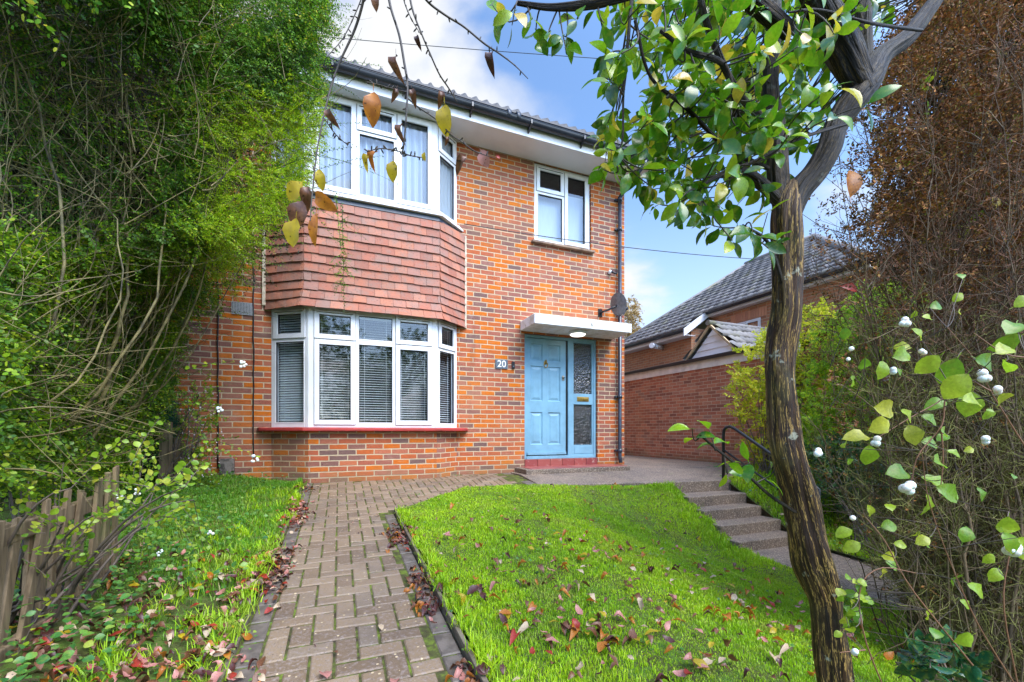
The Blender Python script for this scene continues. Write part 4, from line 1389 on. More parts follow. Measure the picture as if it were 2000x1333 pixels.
lowm = ~lime & (py > 440); upm = ~lime & ~lowm
st1, lf1 = shoots(P0[upm], hedge_dir(px[upm], upm.sum()), r.uniform(.10, .24, upm.sum()), 16, .026, r, .35)
st1b, lf1b = shoots(P0[lowm], hedge_dir(px[lowm], lowm.sum()), r.uniform(.10, .22, lowm.sum()), 15, .030, r, .25, LEAF_OV6)
lf1 = lf1; st1 = cat([st1, st1b])
link('leafy_skirt', np_mesh('leafy_skirt', *lf1b), M['skirt_leaf'], hedge)
st2, lf2 = shoots(P0[lime], hedge_dir(px[lime], lime.sum()), r.uniform(.07, .16, lime.sum()), 18, .016, r, .15, spread=.6)
link('foliage', np_mesh('foliage', *lf1), M['hedge_leaf'], hedge)
link('lime_foliage', np_mesh('lime_foliage', *lf2), M['lime_leaf'], hedge)
# inner foliage behind the bare stems, its leaf colour darkened for the shade
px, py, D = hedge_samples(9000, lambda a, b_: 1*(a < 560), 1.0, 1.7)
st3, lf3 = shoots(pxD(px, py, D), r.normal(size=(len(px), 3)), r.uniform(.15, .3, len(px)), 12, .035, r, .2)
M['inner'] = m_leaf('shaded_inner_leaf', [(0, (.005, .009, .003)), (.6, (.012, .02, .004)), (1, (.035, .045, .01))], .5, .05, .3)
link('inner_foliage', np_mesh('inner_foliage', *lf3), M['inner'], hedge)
# unseen leaves added above the frame to shade the hedge interior
px = r.uniform(-500, 330, 7000); py = r.uniform(-700, -60, 7000)
stc, lfc = shoots(pxD(px, py, hedge_depth(px, py)*r.uniform(.75, 1.1, 7000)), r.normal(size=(7000, 3)), r.uniform(.15, .3, 7000), 14, .036, r, .2, LEAF_OV6)
link('shade_canopy', np_mesh('shade_canopy', *lfc), M['hedge_leaf'], hedge)
# stems
ns = 120
tx = np.concatenate([r.uniform(-80, 480, 88), r.uniform(-60, 330, 32)]); ty = np.concatenate([r.uniform(-120, 330, 88), r.uniform(350, 760, 32)])
Dt = hedge_depth(tx, ty)+r.uniform(.15, .6, ns)
tgt = pxD(tx, ty, Dt)
bxp = np.clip(tx*.40+r.normal(90, 100, ns), -120, 230)
byp = r.uniform(760, 900, ns)
bs = pxD(bxp, byp, np.maximum(hedge_depth(bxp, byp)+r.uniform(.1, .7, ns), Dt*.9))
ct = (bs+tgt)/2+r.normal(0, .42, (ns, 3)); ct[:, 2] += r.uniform(-.1, .5, ns)
Ps = bez(bs, ct, tgt, 14)+np.cumsum(r.normal(0, .020, (ns, 14, 3)), 1)
rr0 = r.choice([.004, .006, .009, .014], ns, p=[.45, .3, .17, .08])
stemS = tubes_np(Ps, rr0[:, None]*np.linspace(1.15, .35, 14)[None], 6)
nt = 1500
px, py, D = hedge_samples(nt*3, lambda a, b_: np.clip(.25+.75*(a < 430), 0, 1), -.15, .7)
px, py, D = px[:nt], py[:nt], D[:nt]
p0 = pxD(px, py, D); dd = unit(np.stack([r.normal(.2, .6, len(px)), r.normal(0, .5, len(px)), r.normal(.5, .6, len(px))], -1))
Lq = r.uniform(.2, .75, len(px))[:, None]
p2 = p0+dd*Lq; p1 = (p0+p2)/2+r.normal(0, .09, p0.shape)
tw = tubes_np(bez(p0, p1, p2, 7)+np.cumsum(r.normal(0, .004, (len(px), 7, 3)), 1), r.choice([.0016, .0024, .0038], len(px))[:, None]*np.linspace(1, .4, 7)[None], 4)
link('stem', np_mesh('stem', *cat([stemS, tw]), smooth=True), M['stem_olive'], hedge)
link('twig', np_mesh('twig', *cat([st1, st2, st3])), M['twig_dark'], hedge)['kind'] = 'stuff'
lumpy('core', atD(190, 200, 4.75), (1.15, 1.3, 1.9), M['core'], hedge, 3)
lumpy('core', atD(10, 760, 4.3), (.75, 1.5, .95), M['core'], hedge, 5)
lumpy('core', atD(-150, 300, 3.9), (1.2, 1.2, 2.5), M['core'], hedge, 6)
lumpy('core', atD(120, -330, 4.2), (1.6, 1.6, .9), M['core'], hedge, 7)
# long free shoots reaching over the house wall and window
fr_ = [((600, 60), (700, 75)), ((600, 120), (745, 128)), ((590, 180), (690, 150)), ((600, 250), (720, 240)), ((610, 300), (770, 355)), ((600, 340), (750, 300)), ((560, 380), (705, 460)),
       ((560, 300), (730, 330)), ((520, 420), (620, 440)), ((480, 500), (600, 470)), ((470, 510), (560, 520)), ((600, 400), (660, 480)), ((400, 570), (520, 530)), ((380, 610), (560, 620)),
       ((380, 640), (540, 690)), ((360, 600), (490, 640)), ((350, 690), (470, 640)), ((370, 560), (510, 560)), ((620, 20), (690, 10)), ((640, 90), (680, 40)), ((610, 200), (665, 120)), ((600, 230), (640, 130)),
       ((620, 150), (700, 190)), ((590, 350), (680, 390)), ((540, 330), (700, 280)), ((340, 740), (420, 720)), ((330, 780), (400, 800))]
ff = np.array([(a[0], a[1], b_[0], b_[1]) for a, b_ in fr_], float)
Df = hedge_depth(ff[:, 0], ff[:, 1])*.93+r.uniform(-.3, .3, len(ff))
q0 = pxD(ff[:, 0], ff[:, 1], Df); q1 = pxD(ff[:, 2], ff[:, 3], Df-.15)
Lf = np.linalg.norm(q1-q0, axis=1)
st4, lf4 = shoots(q0, q1-q0+np.array([0, 0, .12])*Lf[:, None], Lf, 34, .019, r, .14, rad=.0018, nseg=9, spread=.9)
bx_ = np.array([(360, 725, 474, 706), (130, 990, 235, 968), (300, 1010, 410, 1034), (400, 860, 498, 893), (340, 790, 428, 797), (20, 1180, 90, 1212), (250, 1040, 310, 1075), (180, 940, 266, 958)], float)
w0 = pxD(bx_[:, 0], bx_[:, 1], np.full(8, 2.5)); w1 = pxD(bx_[:, 2], bx_[:, 3], np.full(8, 2.4)); Lw = np.linalg.norm(w1-w0, axis=1)
st7, lf7 = shoots(w0, w1-w0+np.array([0, 0, .2])*Lw[:, None], Lw, 12, .034, r, .2, LEAF_OV6, rad=.0026, nseg=7)
link('berry_shoot_leaves', np_mesh('berry_shoot_leaves', *lf7), M['snowleaf'], hedge)
hang = pxD(np.array([668., 655, 700, 640]), np.array([395., 380, 640, 410]), np.array([2.5, 2.6, 2.5, 2.6]))[:2]
st5, lf5 = shoots(hang, np.array([[0.02, 0, -1], [.10, -.05, -1]]), np.array([.62, .35]), 60, .017, r, .02, rad=.002, nseg=8)
sub0 = hang[0]+np.array([0, 0, -1])*r.uniform(.08, .5, 26)[:, None]
st6, lf6 = shoots(sub0, r.normal(size=(26, 3))*np.array([1, 1, .5])+np.array([0, 0, -.4]), r.uniform(.05, .13, 26), 12, .014, r, .2)
link('shoot_leaves', np_mesh('shoot_leaves', *cat([lf4, lf5, lf6])), M['hedge_leaf'], hedge)
link('shoot', np_mesh('shoot', *cat([st4, st5, st6, st7])), M['twig_dark'], hedge)['kind'] = 'stuff'

# ---------------- small blue green conifer under the hedge
cf = empty('dwarf_conifer', (-1.6, 4.6, 0), 'rounded blue green dwarf conifer in the shade under the hedge', 'shrub')
cc = atD(268, 850, 4.9)
d = rand_unit(5200); Pc = np.array(cc)+d*np.array([.36, .4, .62])*(r.uniform(.82, 1.05, 5200)[:, None]*(1+.12*snoise(d[:, 0]*3, d[:, 2]*4, 2, 4)[:, None]))
st, lf = shoots(Pc, d+.5*r.normal(size=d.shape)+np.array([0, 0, .5]), np.full(len(Pc), .07), 8, .022, r, 0, rad=.0015)
link('foliage', np_mesh('foliage', *lf), M['teal'], cf)
lumpy('core', cc, (.30, .33, .54), M['core'], cf, 9)

# ---------------- right dead conifer
dead = empty('dead_conifer_hedge', (3.1, 1.0, -.4), 'dead brown conifer hedge of dense bare twigs filling the right side', 'hedge')
r = np.random.default_rng(77)
DP = [(1880, -60), (1700, 110), (1660, 230), (1610, 370), (1575, 480), (1560, 600), (1570, 720), (1590, 850), (1620, 950), (1680, 1050), (1730, 1130), (1800, 1200), (1880, 1400), (2090, 1400), (2090, -60)]
def dead_samples(n, dens):
    px = r.uniform(1555, 2090, n); py = r.uniform(-60, 1400, n)
    k_ = in_poly(px+r.normal(0, 12, n), py+r.normal(0, 12, n), DP) & (r.random(n) < dens(px, py))
    return px[k_], py[k_]
def ddens(px, py):
    return np.clip(.30+.7*sstep((px-1620)/160), 0, 1)*np.clip(.75+.4*snoise(px, py, .02, 3), .2, 1)
tx, ty = dead_samples(380, lambda a, b_: .35+.65*sstep((a-1600)/200))
ns = len(tx)
Dt = 2.0+.9*r.random(ns)+.25*sstep((1750-tx)/150)
tgt = pxD(tx, ty, Dt)
bx0 = np.clip(tx*.35+r.uniform(1200, 1430, ns), 1780, 2250); by0 = 1390+r.uniform(-20, 260, ns)
bs = pxD(bx0, by0, np.clip(Dt+r.uniform(-.2, .4, ns), 1.9, 3.2))
ct = bs*.45+tgt*.55; ct = ct+r.normal(0, .10, ct.shape)
side_ = (bs-tgt); ct[:, 2] += -.12*np.abs(side_[:, 2])*0; ct = ct+.18*np.stack([side_[:, 0]*-.9, side_[:, 1]*0, side_[:, 2]*.35], -1)*-1
Ps = bez(bs, ct, tgt, 18)+np.cumsum(r.normal(0, .017, (ns, 18, 3)), 1)
rd0 = r.choice([.003, .005, .008], ns, p=[.65, .28, .07])
main = tubes_np(Ps, rd0[:, None]*np.linspace(1.3, .3, 18)[None], 5)
# side twigs from the stems
def spawn(Ps, per, L0, L1, t0=.25, fwd=.8, rad=.0014, seg=4, wob=.012):
    N, n, _ = Ps.shape
    i = np.repeat(np.arange(N), per); t = r.uniform(t0, .999, len(i))*(n-1)
    a = np.floor(t).astype(int); f_ = (t-a)[:, None]
    p = Ps[i, a]*(1-f_)+Ps[i, np.minimum(a+1, n-1)]*f_
    tg = unit(Ps[i, np.minimum(a+1, n-1)]-Ps[i, a]+1e-6)
    d = unit(tg*fwd+r.normal(size=tg.shape)*.62)
    L = r.uniform(L0, L1, len(i))[:, None]
    tt = np.linspace(0, 1, seg)[None, :, None]
    Q = p[:, None]+d[:, None]*L[:, None]*tt+np.array([0, 0, .12])*L[:, None]*tt**2
    Q = Q+np.cumsum(r.normal(0, wob, (len(i), seg, 3)), 1)*L[:, None]*np.where(tt > 0, 1, 0)*4
    return Q
S1 = spawn(Ps, 26, .12, .38)
S2 = spawn(S1, 7, .03, .12, .15, .7, seg=3)
px2, py2 = prj((S2[:, 0, 0], S2[:, 0, 1], S2[:, 0, 2]))
keep = in_poly(px2, py2, DP) | (r.random(len(px2)) < .12)
S2 = S2[keep]; px2 = px2[keep]; py2 = py2[keep]
px1, py1 = prj((S1[:, 0, 0], S1[:, 0, 1], S1[:, 0, 2])); k1 = in_poly(px1, py1, DP) | (r.random(len(px1)) < .15)
S1 = S1[k1]
t1 = tubes_np(S1, np.full((len(S1), 1), .0021)*np.linspace(1, .45, 4)[None], 4)
moss = sstep((py2-500)/350) > r.random(len(py2))
t2 = tubes_np(S2[moss], np.full((moss.sum(), 1), .0013)*np.linspace(1, .6, 3)[None], 3)
t3 = tubes_np(S2[~moss], np.full(((~moss).sum(), 1), .0012)*np.linspace(1, .6, 3)[None], 3)
M['stem_dead'] = m_plain('brown_dead_stem', (.15, .10, .05), .75, .4, 6)
link('stem', np_mesh('stem', *main, smooth=True), M['stem_dead'], dead)
link('branch', np_mesh('branch', *t1), M['stem_dead'], dead)
link('mossy_twig', np_mesh('mossy_twig', *t2), M['stem_moss'], dead)
link('rusty_twig', np_mesh('rusty_twig', *t3), M['stem_rust'], dead)
# rusty dead foliage, dense at the top and far right
n = 42000
px, py = dead_samples(n, lambda a, b_: np.clip(sstep((a-1620)/170)*(1-.93*sstep((b_-400)/250))*np.clip(.6+.8*snoise(a, b_, .022, 6), 0, 1)+.04, 0, 1))
Dd = r.uniform(2.1, 3.2, len(px))
M['rust'] = m_leaf('rusty_dead_scale', [(0, (.06, .028, .014)), (.5, (.15, .06, .028)), (.85, (.30, .115, .04)), (1, (.45, .19, .05))], .7, .12, .2)
st, lf = shoots(pxD(px, py, Dd), r.normal(size=(len(px), 3))*.6+np.array([-.4, -.2, .5]), r.uniform(.05, .14, len(px)), 12, .020, r, 0, spread=.55, rad=.001, nseg=2)
link('dead_foliage', np_mesh('dead_foliage', *lf), M['rust'], dead)
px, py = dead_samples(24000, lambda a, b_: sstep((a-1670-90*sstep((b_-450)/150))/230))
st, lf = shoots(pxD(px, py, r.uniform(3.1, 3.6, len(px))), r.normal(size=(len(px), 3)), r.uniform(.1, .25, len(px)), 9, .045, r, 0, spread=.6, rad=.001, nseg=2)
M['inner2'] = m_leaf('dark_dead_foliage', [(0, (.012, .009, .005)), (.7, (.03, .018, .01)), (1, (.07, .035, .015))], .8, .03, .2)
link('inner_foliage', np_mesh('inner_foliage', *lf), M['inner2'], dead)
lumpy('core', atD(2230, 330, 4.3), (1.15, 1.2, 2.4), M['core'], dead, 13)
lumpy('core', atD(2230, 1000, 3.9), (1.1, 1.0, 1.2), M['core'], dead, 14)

# ---------------- foreground evergreen tree
tree = empty('evergreen_tree', (1.6, .92, -.4), 'small evergreen tree with a streaky wet trunk and glossy oval leaves on the lawn', 'tree')
def m_bark(nm='streaky_wet_bark', dk=1.0):
    k = NT(nm)
    uv = k.uv()
    s1 = k.scale(uv, (10.0, .8, 1)); s2 = k.scale(uv, (16, 1.3, 1))
    wob = k.n('TexNoise'); k.set(wob.inputs['Vector'], k.scale(uv, (2, 2.2, 1))); wob.inputs['Scale'].default_value = 2.0
    v1 = k.n('VectorMath', operation='ADD'); k.set(v1.inputs[0], s1)
    v1b = k.n('VectorMath', operation='SCALE'); k.set(v1b.inputs[0], wob.outputs['Color']); v1b.inputs['Scale'].default_value = .9
    k.set(v1.inputs[1], v1b.outputs[0])
    n1 = k.noise(v1.outputs[0], 1.6, 6, .62)
    n2 = k.noise(s2, 2.2, 5, .7)
    c = k.ramp(n1, [(.30, (.006, .004, .003)), (.45, (.022, .010, .005)), (.55, (.045, .020, .008)), (.62, (.07, .036, .012)), (.70, (.10, .07, .026)), (.85, (.16, .12, .05))])
    n3 = k.noise(k.scale(v1.outputs[0], (1.9, .5, 1)), 2.4, 5, .6)
    for nn_, lo_, hi_, am_, cc_ in ((n2, .004, .020, .85, (.46, .29, .08)), (n3, .006, .03, .8, (.008, .005, .004))):
        crack = k.math('SUBTRACT', 1.0, k.smooth(k.math('ABSOLUTE', k.math('SUBTRACT', nn_, .5)), lo_, hi_))
        c = k.mix(k.math('MULTIPLY', crack, am_), c, cc_)
    moss = k.smooth(k.noise(k.obj(), 5, 4, .6), .5, .68)
    c = k.mix(k.math('MULTIPLY', moss, .25), c, (.13, .13, .04))
    li = k.smooth(k.noise(k.obj(), 16, 4, .6), .63, .69)
    c = k.mix(k.math('MULTIPLY', li, .8), c, (.30, .31, .24))
    c = k.mix(1.0, c, (dk, dk, dk), 'MULTIPLY')
    hgt = k.math('ADD', n1, k.math('MULTIPLY', n2, .6))
    rg = k.math('ADD', .38, k.math('MULTIPLY', n2, .45))
    return k.done(k.bsdf(c, rg, k.bump(hgt, 1.0, .02), .3))
M['bark'] = m_bark()
M['bark_wet'] = m_bark('black_wet_upper_bark', .22)

def spline(pts, n):
    """Catmull-Rom through rows of pts (m,c)"""
    pts = np.array(pts, float)
    P = np.vstack([2*pts[0]-pts[1], pts, 2*pts[-1]-pts[-2]])
    m = len(pts)-1
    out = []
    for q in np.linspace(0, m-1e-6, n):
        i = int(q); t = q-i
        a, b_, c, d = P[i], P[i+1], P[i+2], P[i+3]
        out.append(.5*((2*b_)+(-a+c)*t+(2*a-5*b_+4*c-d)*t*t+(-a+3*b_-3*c+d)*t**3))
    return np.array(out)

def limb(rows, n, k_=40, seed=0, ridge=.07):
    """rows (px, py, half width px, depth) -> V, F, UV"""
    S = spline(rows, n)
    P = pxD(S[:, 0], S[:, 1], S[:, 3]); Rr = S[:, 2]*S[:, 3]/F*.76
    T = unit(np.gradient(P, axis=0))
    v = np.concatenate([[0], np.cumsum(np.linalg.norm(np.diff(P, axis=0), axis=1))])
    nx = np.cross(T, np.array([0, 1.0, 0])); nx = unit(nx); ny = np.cross(T, nx)
    a = np.arange(k_+1)*2*PI/k_
    A, Vv = np.meshgrid(a, v)
    rg = (np.sin(A*5+2.2*np.sin(Vv*3+seed)+seed)+.6*np.sin(A*9-2.5*np.sin(Vv*5+seed*2)+1)+.5*np.sin(A*14+3*np.sin(Vv*7))) * ridge*.6
    lump = .08*np.sin(Vv*9+A+seed)+.05*np.sin(Vv*23+2*A)
    rr_ = Rr[:, None]*(1+rg+lump)
    X = P[:, None]+nx[:, None]*np.cos(A)[..., None]*rr_[..., None]+ny[:, None]*np.sin(A)[..., None]*rr_[..., None]
    UV = np.stack([A/(2*PI)*.42, Vv+seed*.37], -1)
    m = k_+1
    i, j = np.meshgrid(np.arange(k_), np.arange(n-1))
    q = np.stack([j*m+i, j*m+i+1, (j+1)*m+i+1, (j+1)*m+i], -1).reshape(-1, 4)
    return X.reshape(-1, 3), q, UV.reshape(-1, 2), P

TD = 1.45
LB = {
 'trunk': [(1690, 1680, 58, TD), (1665, 1500, 46, TD), (1628, 1333, 40, TD), (1616, 1210, 36, TD), (1612, 1160, 38, TD), (1588, 1090, 44, TD), (1567, 1000, 40, TD), (1540, 900, 38, TD), (1528, 800, 34, TD), (1526, 700, 34, TD), (1535, 600, 35, TD), (1537, 500, 33, TD), (1536, 430, 35, TD), (1541, 395, 32, TD), (1547, 366, 20, TD), (1550, 350, 3, TD)],
 'r1': [(1540, 420, 30, TD), (1560, 378, 29, TD), (1592, 340, 28, TD), (1618, 292, 30, TD), (1632, 245, 27, TD), (1662, 198, 31, TD), (1694, 158, 31, TD+.02), (1722, 112, 23, TD+.05), (1768, 78, 20, TD+.07), (1812, 22, 18, TD+.1), (1860, -50, 15, TD+.15)],
 'r2': [(1688, 180, 30, TD), (1655, 110, 36, TD-.02), (1615, 40, 36, TD-.05), (1570, -60, 30, TD-.1)],
 'r3': [(1690, 150, 18, TD+.05), (1686, 60, 17, TD+.1), (1692, -60, 16, TD+.12)],
 'l1': [(1528, 420, 22, TD), (1518, 340, 23, TD+.02), (1518, 260, 22, TD+.04), (1506, 190, 20, TD+.06), (1508, 90, 17, TD+.08), (1514, -60, 16, TD+.1)],
 'l2': [(1525, 400, 15, TD), (1490, 362, 14, TD-.02), (1445, 335, 12, TD-.05), (1400, 345, 6, TD-.1), (1360, 372, 3, TD-.15)],
 'l3': [(1540, 60, 20, TD-.02), (1450, -10, 22, TD-.1), (1330, -40, 14, TD-.15), (1220, -6, 10, TD-.15), (1150, 8, 11, TD-.15), (1075, 14, 8, TD-.15), (1010, 6, 5, TD-.15)],
 'l4': [(1515, 255, 10, TD), (1440, 180, 9, TD-.15), (1385, 60, 8, TD-.25), (1360, -40, 8, TD-.3)],
 'l5': [(1445, 335, 8, TD-.05), (1440, 240, 7, TD-.2), (1415, 130, 7, TD-.25), (1345, 100, 6, TD-.3), (1290, 60, 5, TD-.3)],
 'l6': [(1500, 330, 6, TD), (1420, 290, 6, TD-.1), (1340, 210, 5, TD-.2), (1270, 150, 4, TD-.25), (1240, 40, 4, TD-.3)],
 'l7': [(1236, -20, 5, TD-.15), (1228, 60, 4, TD-.2), (1218, 180, 3.2, TD-.2), (1216, 270, 2.6, TD-.25), (1203, 318, 2, TD-.25)],
 'h1': [(1660, 240, 5, TD-.06), (1600, 258, 4.5, TD-.12), (1540, 280, 4, TD-.15), (1480, 312, 3.4, TD-.15), (1430, 330, 3, TD-.15)],
 's1': [(1553, 1000, 5, TD-.04), (1500, 965, 4, TD-.1), (1440, 910, 4, TD-.12), (1400, 878, 3.4, TD-.12), (1368, 850, 3, TD-.12)],
 's2': [(1530, 560, 6, TD-.02), (1500, 475, 4, TD-.07), (1450, 440, 3, TD-.1)],
 't1': [(1800, 60, 4, TD), (1700, 45, 3.5, TD-.2), (1600, 20, 3, TD-.25), (1540, 25, 2.5, TD-.25)],
}
Vs, Fs, Us, b0 = [], [], [], 0
mi_ = []
small_ = []
skel = []
for i, (nm, rows) in enumerate(LB.items()):
    big = rows[0][2] > 12
    X, q, uv, P = limb(rows, 170 if nm == 'trunk' else (60 if big else 24), 48 if big else 8, i*1.3, .085 if big else .03)
    if nm != 'trunk': skel.append(P)
    if big:
        Vs.append(X); Fs.append(q+b0); Us.append(uv); b0 += len(X); mi_.append(np.full(len(q), 0 if nm == 'trunk' else 1))
    else:
        small_.append((X, q, uv))
link('trunk', np_mesh('trunk', np.concatenate(Vs), np.concatenate(Fs), np.concatenate(Us), True, np.concatenate(mi_)), [M['bark'], M['bark_wet']], tree)
for X, q, uv in small_: link('branch', np_mesh('branch', X, q, uv, True), M['bark_wet'], tree)
skel = np.concatenate(skel)
# leaf whorls at twig tips
r = np.random.default_rng(5)
CP = [(1215, -40), (1200, 60), (1165, 110), (1160, 180), (1190, 230), (1165, 275), (1170, 345), (1230, 360), (1260, 400), (1310, 415), (1350, 420), (1400, 430), (1450, 470), (1500, 470), (1520, 380), (1560, 300), (1590, 260), (1640, 200), (1600, 100), (1690, 60), (1740, 20), (1720, -40)]
px = r.uniform(1150, 1760, 1600); py = r.uniform(-50, 500, 1600)
dn = np.clip(.95-.5*sstep((py-300)/120)-.3*sstep((px-1540)/60)*(py > 230), .12, 1)
k_ = in_poly(px, py, CP) & (r.random(1600) < dn)
px, py = px[k_][:290], py[k_][:290]
Dc = r.uniform(1.1, 2.3, len(px))
fixed = [(1215, 285, 1.15), (1200, 320, 1.2), (1250, 330, 1.2), (1170, 150, 1.3), (1190, 120, 1.25), (1280, 395, 1.3), (1330, 425, 1.4), (1370, 420, 1.3), (1390, 440, 1.4), (1440, 440, 1.25), (1470, 455, 1.2), (1500, 485, 1.25), (1430, 470, 1.2), (1515, 470, 1.3), (1560, 90, 1.1), (1600, 190, 1.1), (1640, 170, 1.1), (1690, 205, 1.15), (1480, 250, 1.1), (1540, 265, 1.1), (1340, 90, 1.1), (1370, 120, 1.1), (1290, 170, 1.2), (1250, 90, 1.2),
         (975, 25, 1.3), (1000, 50, 1.3), (1040, 35, 1.3), (1075, 60, 1.3), (1050, 80, 1.35), (1100, 70, 1.3), (1130, 35, 1.3), (1180, 45, 1.3), (1210, 30, 1.3), (960, 8, 1.3), (1160, 20, 1.35), (1105, 95, 1.3),
         (1352, 838, 1.33), (1385, 838, 1.33), (1420, 905, 1.33), (1452, 902, 1.33), (1505, 930, 1.36)]
fx = np.array(fixed)
ctr = np.concatenate([pxD(px, py, Dc), pxD(fx[:, 0], fx[:, 1], fx[:, 2])])
cnt = np.concatenate([r.integers(4, 8, len(px)), np.where(fx[:, 1] > 600, 3, np.where(fx[:, 0] < 1230, 3, 4))])
tw, LP, LD, LN, LS = [], [], [], [], []
for i, c in enumerate(ctr):
    j = np.argmin(np.linalg.norm(skel-c, axis=1)+r.uniform(0, .08, len(skel)))
    s0 = skel[j]; mid = (s0+c)/2+r.normal(0, .025, 3)-np.array([0, 0, .02])
    line = bez(s0[None], mid[None], c[None], 6)[0]
    tw.append(line)
    ax_ = unit(c-s0+r.normal(0, .03, 3)) if np.linalg.norm(c-s0) > .02 else unit(r.normal(size=3))
    m = cnt[i]
    # leaves round the tip and two further back
    ph = r.uniform(0, 6.28)
    e1 = unit(np.cross(ax_, [.1, .2, 1])); e2 = np.cross(ax_, e1)
    for q in range(m):
        a = ph+q*2.4
        out = unit(ax_*r.uniform(.15, .9)+(e1*math.cos(a)+e2*math.sin(a))+np.array([0, 0, -.25]))
        pos = line[-1] if q < m-2 else line[3]*.5+line[4]*.5
        LP.append(pos+out*.006); LD.append(out)
        LN.append(unit(ax_*.6+np.array([0, -.5, .7])+r.normal(0, .45, 3)))
        LS.append(r.uniform(.050, .082)*(.85 if py_ok else 1) if (py_ok := c[0] < .9) else r.uniform(.045, .074))
tw = np.array(tw)
link('twig', np_mesh('twig', *tubes_np(tw, np.linspace(.0028, .0014, 6)[None].repeat(len(tw), 0), 5), smooth=True), M['twig_dark'], tree)['kind'] = 'stuff'
LP, LD, LN, LS = map(np.array, (LP, LD, LN, LS))
tpls = [leaf_template(.25, .06, .12), leaf_template(.29, .12, .25), leaf_template(.27, .03, .35)]
ids = r.integers(0, 3, len(LP))
link('crown', np_mesh('crown', *cat([leaves_np(LP[ids == q], LD[ids == q], LN[ids == q], LS[ids == q], tpls[q]) for q in range(3)]), smooth=True), M['spindle'], tree)

# ---------------- overhanging bare branch with the last autumn leaves
ob = empty('overhanging_branch', (.2, 1.2, 2.2), 'thin bare autumn branch hanging into view with a few yellow and brown leaves', 'branch')
CD = 1.25
cb_ = [[(716, -30, 4), (705, 20, 3.6), (690, 65, 3.4), (662, 125, 3), (645, 175, 2.7), (632, 230, 2.4), (620, 290, 2.2), (614, 340, 2), (608, 400, 1.8), (606, 432, 1.4)],
       [(755, -30, 4), (763, 15, 3.6), (780, 70, 3.6), (790, 125, 3.4), (796, 165, 3.2), (794, 220, 2.8), (790, 270, 2.4), (786, 300, 2)],
       [(796, -30, 3), (806, 20, 3), (825, 70, 2.6), (840, 105, 2.4), (858, 145, 2.2), (876, 172, 2), (893, 200, 1.3)],
       [(815, -30, 3.4), (835, 3, 3.2), (870, 30, 3), (905, 52, 2.8), (945, 85, 2.6), (975, 105, 2.2), (1005, 128, 1.8), (1031, 154, 1.2)],
       [(796, 192, 2.2), (820, 212, 2), (850, 232, 2), (880, 262, 1.8), (905, 280, 1.6), (930, 297, 1.4), (968, 310, 1)],
       [(786, 298, 2), (765, 293, 1.6), (740, 291, 1.5), (714, 298, 1)], [(786, 298, 2), (800, 304, 1.6), (830, 309, 1)],
       [(796, 180, 1.6), (775, 176, 1.4), (745, 167, 1.2), (715, 160, .9)], [(785, -30, 2), (790, 5, 1.8), (805, 40, 1.5), (822, 68, 1)],
       [(632, 230, 1.6), (655, 262, 1.3), (680, 285, 1)], [(716, -30, 2), (695, 25, 1.6), (670, 75, 1.4), (640, 110, 1)]]
rj = np.random.default_rng(3)
for i, rows in enumerate(cb_):
    rows = [(a, b_, c*.85, CD+.05*math.sin(i*2+j*.5)) for j, (a, b_, c) in enumerate(rows)]
    X, q, uv, P = limb(rows, 40, 7, i, .04)
    spur = []
    for j in range(3, 39, 3):
        d_ = unit(rj.normal(size=3)); spur.append([P[j], P[j]+d_*.008, P[j]+d_*.013])
    X2, q2 = tubes_np(np.array(spur), np.array([[.0016, .0022, .0012]]).repeat(len(spur), 0), 5)
    link('twig', np_mesh('twig', *cat([(X, q), (X2, q2)]), smooth=True), M['twig_dark'], ob)
def m_dry(name, c1, c2, tr=.35):
    k = NT(name)
    n = k.noise(k.obj(), 30, 5, .65)
    c = k.mix(k.smooth(n, .35, .65), c1, c2)
    c = k.mix(k.smooth(k.noise(k.obj(), 90, 3), .62, .7), c, tuple(x*.3 for x in c2))
    p = k.bsdf(c, .38, k.bump(k.noise(k.obj(), 120, 3), .25, .002), .5)
    t = k.n('BsdfTranslucent'); k.set(t.inputs[0], c)
    ms = k.n('MixShader'); ms.inputs[0].default_value = tr
    k.t.links.new(p, ms.inputs[1]); k.t.links.new(t.outputs[0], ms.inputs[2])
    return k.done(ms.outputs[0])
DRY = {'yellow': m_dry('yellow_dry_leaf', (.62, .46, .02), (.50, .36, .03), .5), 'orange': m_dry('orange_dry_leaf', (.60, .22, .02), (.38, .12, .02), .4),
       'brown': m_dry('brown_dry_leaf', (.22, .09, .04), (.10, .04, .02), .2), 'maroon': m_dry('dark_maroon_leaf', (.10, .025, .02), (.04, .014, .01), .1),
       'pink': m_dry('pinkish_dry_leaf', (.50, .22, .18), (.36, .14, .11), .15), 'red': m_dry('red_dry_leaf', (.42, .04, .02), (.26, .03, .02), .25), 'pale': m_dry('pale_dry_leaf', (.56, .42, .28), (.42, .30, .18), .2)}
